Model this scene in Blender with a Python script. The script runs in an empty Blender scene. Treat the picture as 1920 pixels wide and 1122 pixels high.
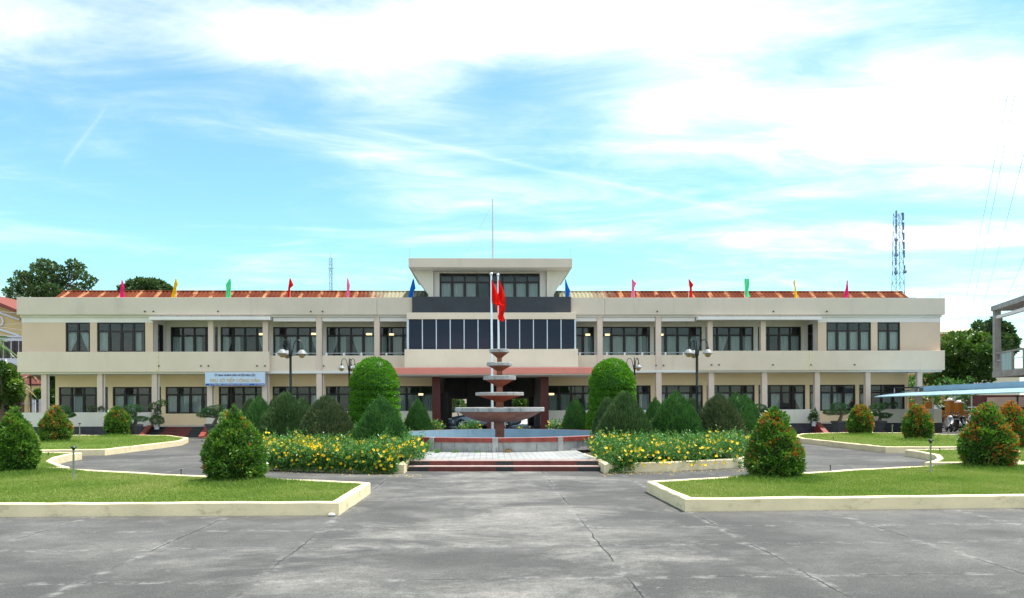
import bpy, bmesh, math, random
import numpy as np
from mathutils import Vector, Matrix

SC = bpy.context.scene
COL = SC.collection
R = math.radians

# ------------------------------------------------------------------ camera
F, H, CX, CY = 1464.0, 2.1, 960.0, 753.2        # focal length and principal point in pixels of a 1920x1122 picture
PSI, RHO = R(1.9), R(0.215)                      # small yaw and roll of the photographer's camera
fw = Vector((math.sin(PSI), math.cos(PSI), 0)); rt0 = Vector((math.cos(PSI), -math.sin(PSI), 0)); up0 = Vector((0, 0, 1))
rt = rt0 * math.cos(RHO) - up0 * math.sin(RHO); up = up0 * math.cos(RHO) + rt0 * math.sin(RHO)
cam_d = bpy.data.cameras.new('camera'); cam = bpy.data.objects.new('camera', cam_d); COL.objects.link(cam)
cam.matrix_world = Matrix(((rt.x, up.x, -fw.x, 0), (rt.y, up.y, -fw.y, 0), (rt.z, up.z, -fw.z, H), (0, 0, 0, 1)))
cam_d.sensor_width = 36; cam_d.lens = 36 * F / 1920; cam_d.shift_y = (CY - 561) / 1920
cam_d.clip_start = .1; cam_d.clip_end = 6000
SC.camera = cam

# ------------------------------------------------------------------ sun, sky, exposure
SUN_EL, SUN_AZ = R(69), R(76)                    # azimuth from +Y towards +X
w = bpy.data.worlds.new('World'); SC.world = w; w.use_nodes = True
nt = w.node_tree; nt.nodes.clear()
def N(t, **k):
    n = nt.nodes.new(t)
    for a, v in k.items(): setattr(n, a, v)
    return n
def L(a, b): nt.links.new(a, b)
def M(op, a, b=None, c=None, clamp=False):
    n = N('ShaderNodeMath', operation=op, use_clamp=clamp)
    for i, v in enumerate((a, b, c)):
        if v is None: continue
        if isinstance(v, (int, float)): n.inputs[i].default_value = v
        else: L(v, n.inputs[i])
    return n.outputs[0]
sky = N('ShaderNodeTexSky', sky_type='NISHITA', sun_disc=False, sun_elevation=SUN_EL, sun_rotation=SUN_AZ, air_density=1.0, dust_density=.6, ozone_density=1.0)
tint = N('ShaderNodeMix', data_type='RGBA', blend_type='MULTIPLY'); tint.inputs[0].default_value = 1
tint.inputs[7].default_value = (.68, 1.13, 1.04, 1)
L(sky.outputs[0], tint.inputs[6])
tc = N('ShaderNodeTexCoord'); sep = N('ShaderNodeSeparateXYZ'); L(tc.outputs['Generated'], sep.inputs[0])
ysafe = M('MAXIMUM', sep.outputs[1], .15)
U = M('DIVIDE', sep.outputs[0], ysafe); V = M('DIVIDE', sep.outputs[2], ysafe)     # direction as slopes over the +Y axis
zs = M('MAXIMUM', M('ADD', sep.outputs[2], .08), .05)
comb = N('ShaderNodeCombineXYZ'); L(M('DIVIDE', sep.outputs[0], zs), comb.inputs[0]); L(M('DIVIDE', sep.outputs[1], zs), comb.inputs[1])
def noise(scale, detail, rough, loc, rot, sc, dist=0.0):
    mp = N('ShaderNodeMapping'); mp.inputs[1].default_value = loc; mp.inputs[2].default_value = (0, 0, R(rot)); mp.inputs[3].default_value = sc
    L(comb.outputs[0], mp.inputs[0])
    n = N('ShaderNodeTexNoise'); n.inputs['Scale'].default_value = scale; n.inputs['Detail'].default_value = detail
    n.inputs['Roughness'].default_value = rough; n.inputs['Distortion'].default_value = dist
    L(mp.outputs[0], n.inputs['Vector']); return n.outputs[0]
n1 = noise(1.0, 9, .58, (3.1, 1.7, 0), 20, (.8, 1.2, 1), .9)
n2 = noise(2.2, 9, .62, (7.3, 2.2, 0), -14, (.75, 1.5, 1), 1.2)
n3 = noise(.35, 3, .5, (1.0, 5.0, 0), 0, (1, 1, 1))
def blob(u, v, su, sv, amp, slope=0.0):          # a broad bank of cloud at one part of the sky
    du = M('DIVIDE', M('SUBTRACT', U, u), su)
    dv = M('DIVIDE', M('SUBTRACT', M('SUBTRACT', V, v), M('MULTIPLY', M('SUBTRACT', U, u), slope)), sv)
    e = M('EXPONENT', M('MULTIPLY', M('ADD', M('MULTIPLY', du, du), M('MULTIPLY', dv, dv)), -1.0))
    return M('MULTIPLY', e, amp)
bias = None
for b in BLOBS if 'BLOBS' in globals() else [
        (.55, .38, .30, .10, .24, .0), (.06, .49, .36, .055, .34, .0), (.24, .37, .09, .05, .14, .2), (-.25, .45, .18, .05, .20, .0), (-.5, .49, .25, .05, .07, .0), (-.18, .40, .16, .04, .08, -.2),
        (.58, .215, .20, .018, .16, .06), (.12, .215, .20, .010, .09, .0), (-.12, .305, .14, .03, .07, -.2),
        (-.36, .27, .28, .09, -.12, .0), (.04, .405, .07, .028, -.09, .25), (-.55, .38, .16, .06, -.08, .0), (.12, .30, .22, .035, -.06, -.2), (.0, .17, .8, .03, -.05, .0)]:
    t = blob(*b); bias = t if bias is None else M('ADD', bias, t)
back = M('MULTIPLY', M('SUBTRACT', .12, sep.outputs[1]), 3.0, clamp=True)       # unseen cloud bank added behind the camera to brighten the shaded facade
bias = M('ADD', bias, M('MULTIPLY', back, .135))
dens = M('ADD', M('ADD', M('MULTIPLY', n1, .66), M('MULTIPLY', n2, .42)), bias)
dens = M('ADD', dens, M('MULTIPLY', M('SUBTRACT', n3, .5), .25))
cr = N('ShaderNodeMapRange', interpolation_type='SMOOTHSTEP'); cr.inputs[1].default_value = .34; cr.inputs[2].default_value = 1.10
L(dens, cr.inputs[0])
# thin condensation trails
def trail(u0, v0, u1, v1, wid, amp):
    sl = (v1 - v0) / (u1 - u0)
    wob = M('MULTIPLY', M('SUBTRACT', n2, .5), .012)
    d = M('SUBTRACT', M('SUBTRACT', M('SUBTRACT', V, v0), M('MULTIPLY', M('SUBTRACT', U, u0), sl)), wob)
    e = M('EXPONENT', M('MULTIPLY', M('POWER', M('ABSOLUTE', M('DIVIDE', d, wid)), 1.5), -1))
    uu = M('DIVIDE', M('SUBTRACT', U, (u0 + u1) / 2), abs(u1 - u0) / 2)
    f = M('SUBTRACT', 1, M('POWER', M('ABSOLUTE', uu), 4), clamp=True)
    return M('MULTIPLY', M('MULTIPLY', e, f), M('MULTIPLY', n2, amp * 2))
tr = M('ADD', trail(-.20, .358, .36, .236, .0032, .42), trail(-.535, .292, -.475, .375, .005, .25))
horizon = M('MULTIPLY', M('EXPONENT', M('MULTIPLY', M('MAXIMUM', sep.outputs[2], 0), -9.0)), .07)
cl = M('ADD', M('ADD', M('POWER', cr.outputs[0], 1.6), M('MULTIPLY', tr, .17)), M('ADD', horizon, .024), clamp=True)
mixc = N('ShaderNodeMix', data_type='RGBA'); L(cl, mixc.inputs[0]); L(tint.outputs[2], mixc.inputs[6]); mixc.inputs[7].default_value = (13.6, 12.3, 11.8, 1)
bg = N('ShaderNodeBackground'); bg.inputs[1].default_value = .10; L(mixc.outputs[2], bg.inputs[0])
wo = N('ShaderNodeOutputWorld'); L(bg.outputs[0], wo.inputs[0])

sd = bpy.data.lights.new('sun', 'SUN'); sd.energy = 3.6; sd.angle = R(.53); sd.color = (1, .955, .87)
so = bpy.data.objects.new('sun', sd); COL.objects.link(so)
to_sun = Vector((math.cos(SUN_EL) * math.sin(SUN_AZ), math.cos(SUN_EL) * math.cos(SUN_AZ), math.sin(SUN_EL)))
so.rotation_mode = 'QUATERNION'; so.rotation_quaternion = (-to_sun).to_track_quat('-Z', 'Y'); so.location = (20, 20, 60)
vs = SC.view_settings; vs.view_transform = 'Standard'; vs.look = 'None'; vs.exposure = 1.05; vs.gamma = 1; vs.use_curve_mapping = False

# ------------------------------------------------------------------ helpers
CAMP = Vector((0, 0, H))
def ray(px, py): return fw + rt * ((px - CX) / F) + up * ((CY - py) / F)
def at(px, py, Y):                                # the point of the plane y = Y seen at a pixel of the photograph
    d = ray(px, py); return CAMP + d * (Y / d.y)
def gr(px, py, z=0.0):                            # the point of the level z seen at a pixel
    d = ray(px, py); return CAMP + d * ((z - H) / d.z)
def xat(px, Y, py=720): return at(px, py, Y).x
def zat(px, py, Y): return at(px, py, Y).z

def wloc(o):
    v = Vector((0, 0, 0))
    while o is not None: v += o.location; o = o.parent
    return v

class MB:
    def __init__(s): s.v = []; s.f = []; s.m = []; s.mi = 0
    def add(s, vs, fs):
        b = len(s.v); s.v += [tuple(p) for p in vs]
        for f in fs: s.f.append(tuple(b + i for i in f)); s.m.append(s.mi)
        return s
    def box(s, x0, x1, y0, y1, z0, z1):
        return s.add([(x0, y0, z0), (x1, y0, z0), (x1, y1, z0), (x0, y1, z0), (x0, y0, z1), (x1, y0, z1), (x1, y1, z1), (x0, y1, z1)],
                     [(3, 2, 1, 0), (4, 5, 6, 7), (0, 1, 5, 4), (1, 2, 6, 5), (2, 3, 7, 6), (3, 0, 4, 7)])
    def prism(s, poly, z0, z1):                   # polygon in XY extruded up
        n = len(poly)
        a = sum(poly[i][0] * poly[(i + 1) % n][1] - poly[(i + 1) % n][0] * poly[i][1] for i in range(n))
        if a < 0: poly = poly[::-1]
        vs = [(p[0], p[1], z0) for p in poly] + [(p[0], p[1], z1) for p in poly]
        return s.add(vs, [tuple(range(n))[::-1], tuple(range(n, 2 * n))] + [(i, (i + 1) % n, n + (i + 1) % n, n + i) for i in range(n)])
    def prism_y(s, poly, y0, y1):                 # polygon in XZ extruded along Y
        n = len(poly)
        vs = [(p[0], y0, p[1]) for p in poly] + [(p[0], y1, p[1]) for p in poly]
        return s.add(vs, [tuple(range(n)), tuple(range(n, 2 * n))[::-1]] + [((i + 1) % n, i, n + i, n + (i + 1) % n) for i in range(n)])
    def prism_x(s, poly, x0, x1):                 # polygon in YZ extruded along X
        n = len(poly)
        vs = [(x0, p[0], p[1]) for p in poly] + [(x1, p[0], p[1]) for p in poly]
        return s.add(vs, [tuple(range(n))[::-1], tuple(range(n, 2 * n))] + [(i, (i + 1) % n, n + (i + 1) % n, n + i) for i in range(n)])
    def lathe(s, prof, c=(0, 0, 0), n=24, cap=True):
        vs = []; fs = []
        for r, z in prof:
            for k in range(n):
                a = 2 * math.pi * k / n; vs.append((c[0] + r * math.cos(a), c[1] + r * math.sin(a), c[2] + z))
        for i in range(len(prof) - 1):
            for k in range(n):
                k2 = (k + 1) % n; fs.append((i * n + k, i * n + k2, (i + 1) * n + k2, (i + 1) * n + k))
        if cap: fs.append(tuple(range(n))[::-1]); fs.append(tuple(range((len(prof) - 1) * n, len(prof) * n)))
        return s.add(vs, fs)
    def tube(s, pts, r, n=8):
        pts = [Vector(p) for p in pts]; rs = r if isinstance(r, (list, tuple)) else [r] * len(pts)
        vs = []; fs = []; prev = None
        for i, p in enumerate(pts):
            t = (pts[min(i + 1, len(pts) - 1)] - pts[max(i - 1, 0)]).normalized()
            a = t.cross(Vector((0, 0, 1)) if abs(t.z) < .9 else Vector((1, 0, 0))) if prev is None else prev - t * prev.dot(t)
            a.normalize(); prev = a; b = t.cross(a)
            for k in range(n):
                an = 2 * math.pi * k / n; vs.append(p + (a * math.cos(an) + b * math.sin(an)) * rs[i])
        for i in range(len(pts) - 1):
            for k in range(n):
                k2 = (k + 1) % n; fs.append((i * n + k, i * n + k2, (i + 1) * n + k2, (i + 1) * n + k))
        fs.append(tuple(range(n))[::-1]); fs.append(tuple(range((len(pts) - 1) * n, len(pts) * n)))
        return s.add(vs, fs)
    def grid(s, rows):                            # rows of points -> quads
        n = len(rows[0]); vs = [p for r in rows for p in r]
        return s.add(vs, [(i * n + k, i * n + k + 1, (i + 1) * n + k + 1, (i + 1) * n + k) for i in range(len(rows) - 1) for k in range(n - 1)])
    def ball(s, c, r, n=12, m=8):
        if not isinstance(r, (tuple, list)): r = (r, r, r)
        vs = [(c[0], c[1], c[2] - r[2])]; fs = []
        for i in range(1, m):
            t = -math.pi / 2 + math.pi * i / m
            for k in range(n):
                a = 2 * math.pi * k / n; vs.append((c[0] + r[0] * math.cos(t) * math.cos(a), c[1] + r[1] * math.cos(t) * math.sin(a), c[2] + r[2] * math.sin(t)))
        vs.append((c[0], c[1], c[2] + r[2])); last = len(vs) - 1
        for k in range(n):
            k2 = (k + 1) % n; fs.append((0, 1 + k2, 1 + k)); fs.append((last, last - n + k, last - n + k2))
            for i in range(m - 2): fs.append((1 + i * n + k, 1 + i * n + k2, 1 + (i + 1) * n + k2, 1 + (i + 1) * n + k))
        return s.add(vs, fs)
    def build(s, name, mats, parent=None, smooth=False, bevel=0.0):
        off = wloc(parent) if parent is not None else Vector((0, 0, 0))
        me = bpy.data.meshes.new(name)
        me.from_pydata([(p[0] - off.x, p[1] - off.y, p[2] - off.z) for p in s.v], [], s.f)
        if not isinstance(mats, (list, tuple)): mats = [mats]
        for m in mats: me.materials.append(m)
        if len(mats) > 1: me.polygons.foreach_set('material_index', s.m)
        if smooth:
            me.polygons.foreach_set('use_smooth', [True] * len(me.polygons))
            me.set_sharp_from_angle(angle=R(40))
        me.update()
        o = bpy.data.objects.new(name, me); COL.objects.link(o)
        if parent is not None: o.parent = parent
        if bevel:
            b = o.modifiers.new('bevel', 'BEVEL'); b.width = bevel; b.segments = 2; b.limit_method = 'ANGLE'
        return o

def tag(o, label=None, cat=None, group=None, kind=None):
    if label: o['label'] = label
    if cat: o['category'] = cat
    if group: o['group'] = group
    if kind: o['kind'] = kind
    return o
def thing(name, loc, label, cat, group=None):
    o = bpy.data.objects.new(name, None); COL.objects.link(o); o.location = loc; o.empty_display_size = .2
    return tag(o, label, cat, group)
def kids(o): return [c for c in bpy.data.objects if c.parent is o]
def dup(root, loc, rz=0.0, sc=1.0, label=None):
    def cp(o, par):
        c = o.copy(); COL.objects.link(c); c.parent = par
        for k in kids(o): cp(k, c)
        return c
    r = cp(root, None); r.location = loc; r.rotation_euler.z = rz
    r.scale = sc if isinstance(sc, (tuple, list)) else (sc, sc, sc)
    if label: r['label'] = label
    return r

# ------------------------------------------------------------------ materials
def newmat(name):
    m = bpy.data.materials.new(name); m.use_nodes = True; t = m.node_tree; t.nodes.clear(); return m, t
def shader(name, col, rough=.6, var=.08, scale=1.5, stretch=(1, 1, 1), metal=0.0, spec=.4, bump=0.0, bscale=30, stain=None, stain_amt=.0, stain_scale=(1, 1, 1), emit=0.0, coat=0.0):
    m, t = newmat(name); nn = t.nodes; lk = t.links
    tc = nn.new('ShaderNodeTexCoord'); mp = nn.new('ShaderNodeMapping'); mp.inputs[3].default_value = stretch
    lk.new(tc.outputs['Object'], mp.inputs[0])
    n = nn.new('ShaderNodeTexNoise'); n.inputs['Scale'].default_value = scale; n.inputs['Detail'].default_value = 8; n.inputs['Roughness'].default_value = .65
    lk.new(mp.outputs[0], n.inputs['Vector'])
    rp = nn.new('ShaderNodeMapRange'); rp.inputs[1].default_value = .3; rp.inputs[2].default_value = .7; rp.inputs[3].default_value = 1 - var; rp.inputs[4].default_value = 1 + var
    lk.new(n.outputs[0], rp.inputs[0])
    mx = nn.new('ShaderNodeMix'); mx.data_type = 'RGBA'; mx.blend_type = 'MULTIPLY'; mx.inputs[0].default_value = 1
    mx.inputs[6].default_value = (*col, 1); lk.new(rp.outputs[0], mx.inputs[7]); out = mx.outputs[2]
    if stain:
        m2 = nn.new('ShaderNodeMapping'); m2.inputs[3].default_value = stain_scale; lk.new(tc.outputs['Object'], m2.inputs[0])
        n2 = nn.new('ShaderNodeTexNoise'); n2.inputs['Scale'].default_value = 1; n2.inputs['Detail'].default_value = 9; n2.inputs['Roughness'].default_value = .7
        lk.new(m2.outputs[0], n2.inputs['Vector'])
        r2 = nn.new('ShaderNodeMapRange'); r2.interpolation_type = 'SMOOTHSTEP'; r2.inputs[1].default_value = .52; r2.inputs[2].default_value = .75; r2.inputs[4].default_value = stain_amt
        lk.new(n2.outputs[0], r2.inputs[0])
        x2 = nn.new('ShaderNodeMix'); x2.data_type = 'RGBA'; lk.new(r2.outputs[0], x2.inputs[0]); lk.new(out, x2.inputs[6]); x2.inputs[7].default_value = (*stain, 1); out = x2.outputs[2]
    p = nn.new('ShaderNodeBsdfPrincipled'); lk.new(out, p.inputs['Base Color']); p.inputs['Roughness'].default_value = rough
    p.inputs['Metallic'].default_value = metal; p.inputs['Specular IOR Level'].default_value = spec
    if coat: p.inputs['Coat Weight'].default_value = coat; p.inputs['Coat Roughness'].default_value = .08
    if emit: p.inputs['Emission Color'].default_value = (*col, 1); p.inputs['Emission Strength'].default_value = emit
    if bump:
        nb = nn.new('ShaderNodeTexNoise'); nb.inputs['Scale'].default_value = bscale; nb.inputs['Detail'].default_value = 6; lk.new(tc.outputs['Object'], nb.inputs['Vector'])
        b = nn.new('ShaderNodeBump'); b.inputs['Strength'].default_value = bump; b.inputs['Distance'].default_value = .02
        lk.new(nb.outputs[0], b.inputs['Height']); lk.new(b.outputs[0], p.inputs['Normal'])
    o = nn.new('ShaderNodeOutputMaterial'); lk.new(p.outputs[0], o.inputs[0]); return m
def leafmat(name, stops, rough=.45, trans=.25, spec=.35):
    m, t = newmat(name); nn = t.nodes; lk = t.links
    a = nn.new('ShaderNodeAttribute'); a.attribute_name = 'tint'
    cr = nn.new('ShaderNodeValToRGB'); e = cr.color_ramp.elements
    while len(e) < len(stops): e.new(.5)
    for i, (q, c) in enumerate(stops): e[i].position = q; e[i].color = (*c, 1)
    lk.new(a.outputs['Fac'], cr.inputs[0])
    p = nn.new('ShaderNodeBsdfPrincipled'); lk.new(cr.outputs[0], p.inputs['Base Color']); p.inputs['Roughness'].default_value = rough; p.inputs['Specular IOR Level'].default_value = spec
    tr = nn.new('ShaderNodeBsdfTranslucent'); hs = nn.new('ShaderNodeHueSaturation'); hs.inputs['Value'].default_value = 1.3; hs.inputs['Saturation'].default_value = 1.1
    lk.new(cr.outputs[0], hs.inputs['Color']); lk.new(hs.outputs[0], tr.inputs[0])
    mx = nn.new('ShaderNodeMixShader'); mx.inputs[0].default_value = trans; lk.new(p.outputs[0], mx.inputs[1]); lk.new(tr.outputs[0], mx.inputs[2])
    o = nn.new('ShaderNodeOutputMaterial'); lk.new(mx.outputs[0], o.inputs[0]); return m
def glassmat(name, tintc, thru, gloss_add=.0, ior=1.5):
    m, t = newmat(name); nn = t.nodes; lk = t.links
    tr = nn.new('ShaderNodeBsdfTransparent'); tr.inputs[0].default_value = (*tintc, 1)
    df = nn.new('ShaderNodeBsdfDiffuse'); df.inputs[0].default_value = (tintc[0] * .12, tintc[1] * .12, tintc[2] * .12, 1)
    m1 = nn.new('ShaderNodeMixShader'); m1.inputs[0].default_value = 1 - thru; lk.new(tr.outputs[0], m1.inputs[1]); lk.new(df.outputs[0], m1.inputs[2])
    gl = nn.new('ShaderNodeBsdfGlossy'); gl.inputs['Roughness'].default_value = .03
    fr = nn.new('ShaderNodeFresnel'); fr.inputs[0].default_value = ior
    ad = nn.new('ShaderNodeMath'); ad.operation = 'ADD'; ad.use_clamp = True; lk.new(fr.outputs[0], ad.inputs[0]); ad.inputs[1].default_value = gloss_add
    m2 = nn.new('ShaderNodeMixShader'); lk.new(ad.outputs[0], m2.inputs[0]); lk.new(m1.outputs[0], m2.inputs[1]); lk.new(gl.outputs[0], m2.inputs[2])
    o = nn.new('ShaderNodeOutputMaterial'); lk.new(m2.outputs[0], o.inputs[0]); return m

CREAM = shader('cream_plaster', (.70, .59, .47), .75, .06, .5, (1, 1, 1), bump=.12, bscale=25, stain=(.40, .36, .29), stain_amt=.26, stain_scale=(1.6, 1.6, .14))
FASCIA = shader('weathered_cream_fascia', (.62, .54, .45), .8, .06, .4, (1, 1, 1), bump=.12, bscale=25, stain=(.36, .34, .30), stain_amt=.42, stain_scale=(.9, .9, .1))
BEIGE = shader('beige_plaster', (.64, .49, .37), .8, .05, .6, bump=.12, bscale=25)
TAN = shader('tan_plaster', (.88, .69, .45), .8, .05, .6, bump=.1, bscale=25)
PALE = shader('pale_plaster', (.66, .63, .55), .75, .05, .8, bump=.1, bscale=25, stain=(.34, .29, .21), stain_amt=.4, stain_scale=(3, 3, .3))
WHITE = shader('white_paint', (.76, .72, .70), .6, .05, 1)
COLUMN = shader('column_plaster', (.66, .535, .45), .75, .06, .8, bump=.1, bscale=25, stain=(.4, .36, .3), stain_amt=.3, stain_scale=(2.5, 2.5, .3))
CHAR = shader('charcoal_paint', (.040, .047, .058), .6, .15, .8, spec=.3)
FRAME = shader('dark_wood_frame', (.013, .009, .009), .45, .25, 3, (1, 1, .3))
GLASS = glassmat('window_glass', (.80, .86, .87), .90, .008, 1.36)
BLUEGLASS = glassmat('dark_blue_glass', (.15, .24, .44), .2, .004, 1.2)
CURTAIN = shader('curtain_cloth', (.86, .86, .80), .9, .10, 4, (3, 3, .3))
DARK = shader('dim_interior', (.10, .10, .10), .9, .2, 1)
MULL = shader('pale_aluminium', (.55, .60, .68), .4, .05, 2, metal=.2)
STONE = shader('dark_slate_plinth', (.045, .045, .055), .7, .5, 2.2, (1, 1, 2.5), bump=.5, bscale=9)
PINK = shader('salmon_paint', (.74, .25, .20), .6, .06, .6, stain=(.45, .2, .17), stain_amt=.3, stain_scale=(1, 1, .3))
REDCOL = shader('maroon_granite', (.11, .016, .018), .35, .2, 8)
SOFFIT = shader('grey_white_soffit', (.72, .70, .66), .85, .05, .5)
CONC = shader('weathered_concrete', (.34, .34, .33), .85, .25, 3, bump=.4, bscale=18, stain=(.045, .045, .04), stain_amt=.95, stain_scale=(7, 7, 1.2))
TERRA = shader('faded_terracotta', (.29, .105, .068), .8, .35, 2.6, (1, 1, 1), bump=.5, bscale=16, stain=(.07, .042, .032), stain_amt=.75, stain_scale=(5, 5, 1.4))
POOLBLUE = shader('pale_blue_pool_paint', (.19, .28, .345), .6, .14, 1.2, stain=(.13, .18, .20), stain_amt=.7, stain_scale=(3, 3, .8))
REDBAND = shader('red_painted_band', (.25, .045, .035), .6, .3, 2.5, stain=(.3, .2, .17), stain_amt=.4, stain_scale=(3, 3, 3))
METAL = shader('galvanised_metal', (.45, .47, .5), .35, .1, 4, metal=.7)
STEEL = shader('polished_steel_pole', (.68, .70, .74), .28, .05, 4, metal=.6)
BLACKMETAL = shader('dark_painted_iron', (.018, .024, .024), .4, .2, 5)
BARK = shader('bark', (.11, .085, .06), .9, .35, 6, (1, 1, .3), bump=.6, bscale=25)
SOIL = shader('dark_soil', (.075, .055, .04), .95, .3, 3, bump=.6, bscale=15)
RED = shader('red_flag_cloth', (.62, .018, .012), .7, .06, 3)
MAROONSTEP = None
# ------------------------------------------------------------------ ground
def asphalt():
    m, t = newmat('worn_asphalt'); nn = t.nodes; lk = t.links
    tc = nn.new('ShaderNodeTexCoord')
    def ns(scale, detail, rough, sc=(1, 1, 1), dist=0, rot=0):
        mp = nn.new('ShaderNodeMapping'); mp.inputs[3].default_value = sc; mp.inputs[2].default_value = (0, 0, rot); lk.new(tc.outputs['Object'], mp.inputs[0])
        n = nn.new('ShaderNodeTexNoise'); n.inputs['Scale'].default_value = scale; n.inputs['Detail'].default_value = detail; n.inputs['Roughness'].default_value = rough; n.inputs['Distortion'].default_value = dist
        lk.new(mp.outputs[0], n.inputs['Vector']); return n.outputs[0]
    def mr(v, a, b, c=0, d=1):
        n = nn.new('ShaderNodeMapRange'); n.interpolation_type = 'SMOOTHSTEP'; n.inputs[1].default_value = a; n.inputs[2].default_value = b; n.inputs[3].default_value = c; n.inputs[4].default_value = d
        lk.new(v, n.inputs[0]); return n.outputs[0]
    def mth(op, a, b=None):
        n = nn.new('ShaderNodeMath'); n.operation = op
        for i, v in enumerate((a, b)):
            if v is None: continue
            if isinstance(v, (int, float)): n.inputs[i].default_value = v
            else: lk.new(v, n.inputs[i])
        return n.outputs[0]
    def mix(f, a, b, bl='MIX'):
        n = nn.new('ShaderNodeMix'); n.data_type = 'RGBA'; n.blend_type = bl
        if isinstance(f, (int, float)): n.inputs[0].default_value = f
        else: lk.new(f, n.inputs[0])
        for i, v in ((6, a), (7, b)):
            if isinstance(v, tuple): n.inputs[i].default_value = (*v, 1)
            else: lk.new(v, n.inputs[i])
        return n.outputs[2]
    big = ns(.22, 6, .6, dist=.4); mid = ns(.8, 10, .74, (.8, 1.0, 1), .4); dust = ns(.55, 12, .76, (.6, 1.0, 1), .5); fine = ns(38, 5, .8); grit = ns(9, 8, .8)
    c = mix(mr(big, .38, .62), (.056, .054, .052), (.112, .107, .100))
    c = mix(mr(mid, .35, .68, 0, .75), c, (.050, .049, .048))
    spx = nn.new('ShaderNodeSeparateXYZ'); lk.new(tc.outputs['Object'], spx.inputs[0])
    lane = mth('EXPONENT', mth('MULTIPLY', mth('POWER', mth('ABSOLUTE', mth('DIVIDE', mth('SUBTRACT', spx.outputs[0], .3), 3.2)), 2.0), -1.0))    # dusty worn strip towards the steps
    dust = mth('ADD', dust, mth('MULTIPLY', mth('SUBTRACT', lane, .55), .11))
    c = mix(mr(dust, .46, .72, 0, .72), c, (.25, .235, .215))
    c = mix(mr(ns(2.6, 12, .78, (.5, 1.4, 1), .5), .60, .74, 0, .65), c, (.44, .42, .39))
    c = mix(mr(grit, .45, .72, .0, .6), c, (.045, .043, .041))
    c = mix(mr(fine, .40, .68, 0, .85), c, mix(1.0, c, (2.0, 1.96, 1.9), 'MULTIPLY'))
    # slab joints and cracks
    sp = nn.new('ShaderNodeSeparateXYZ'); lk.new(tc.outputs['Object'], sp.inputs[0])
    wob = mth('MULTIPLY', mth('SUBTRACT', ns(1.1, 5, .6), .5), .16)
    brk = ns(.5, 3, .5)
    j = None
    for x in (-12.1, -9.7, -7.27, -4.75, -2.71, 1.66, 3.87, 6.46, 8.95, 11.4):
        d = mth('ABSOLUTE', mth('ADD', mth('SUBTRACT', sp.outputs[0], x), wob)); j = d if j is None else mth('MINIMUM', j, d)
    for y in (9.25, 11.35, 12.95, 20.6):
        d = mth('ABSOLUTE', mth('ADD', mth('SUBTRACT', sp.outputs[1], y), wob)); j = mth('MINIMUM', j, mth('ADD', d, .004))
    jd = mth('MULTIPLY', mr(j, .004, .017, 1, 0), mr(brk, .44, .56))
    jl = mth('MULTIPLY', mr(j, .02, .14, 1, 0), mr(ns(3, 8, .75), .48, .62))
    c = mix(mth('MULTIPLY', jl, .42), c, (.36, .35, .325))
    c = mix(mth('MULTIPLY', jd, .85), c, (.025, .025, .025))
    p = nn.new('ShaderNodeBsdfPrincipled'); lk.new(c, p.inputs['Base Color']); p.inputs['Roughness'].default_value = .85; p.inputs['Specular IOR Level'].default_value = .3
    b = nn.new('ShaderNodeBump'); b.inputs['Strength'].default_value = .5; b.inputs['Distance'].default_value = .02
    lk.new(mth('SUBTRACT', mth('ADD', mth('MULTIPLY', fine, .5), grit), mth('MULTIPLY', jd, 2.0)), b.inputs['Height']); lk.new(b.outputs[0], p.inputs['Normal'])
    o = nn.new('ShaderNodeOutputMaterial'); lk.new(p.outputs[0], o.inputs[0]); return m
ASPH = asphalt()
g = MB().box(-900, 900, -60, 2200, -.5, 0).build('ground', ASPH); tag(g, kind='structure')

LAWNBASE = shader('mown_lawn', (.13, .20, .04), .9, .35, 2.5, bump=.8, bscale=60, stain=(.19, .21, .06), stain_amt=.5, stain_scale=(.8, .8, .8))
KERB = shader('cream_painted_kerb', (.78, .66, .42), .75, .10, 1.2, bump=.35, bscale=20, stain=(.24, .20, .13), stain_amt=.65, stain_scale=(2.2, 2.2, 5))
BLADE = leafmat('grass_blades', [(0, (.10, .19, .028)), (.5, (.21, .29, .060)), (1, (.34, .36, .12))], .6, .35, .2)

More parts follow.
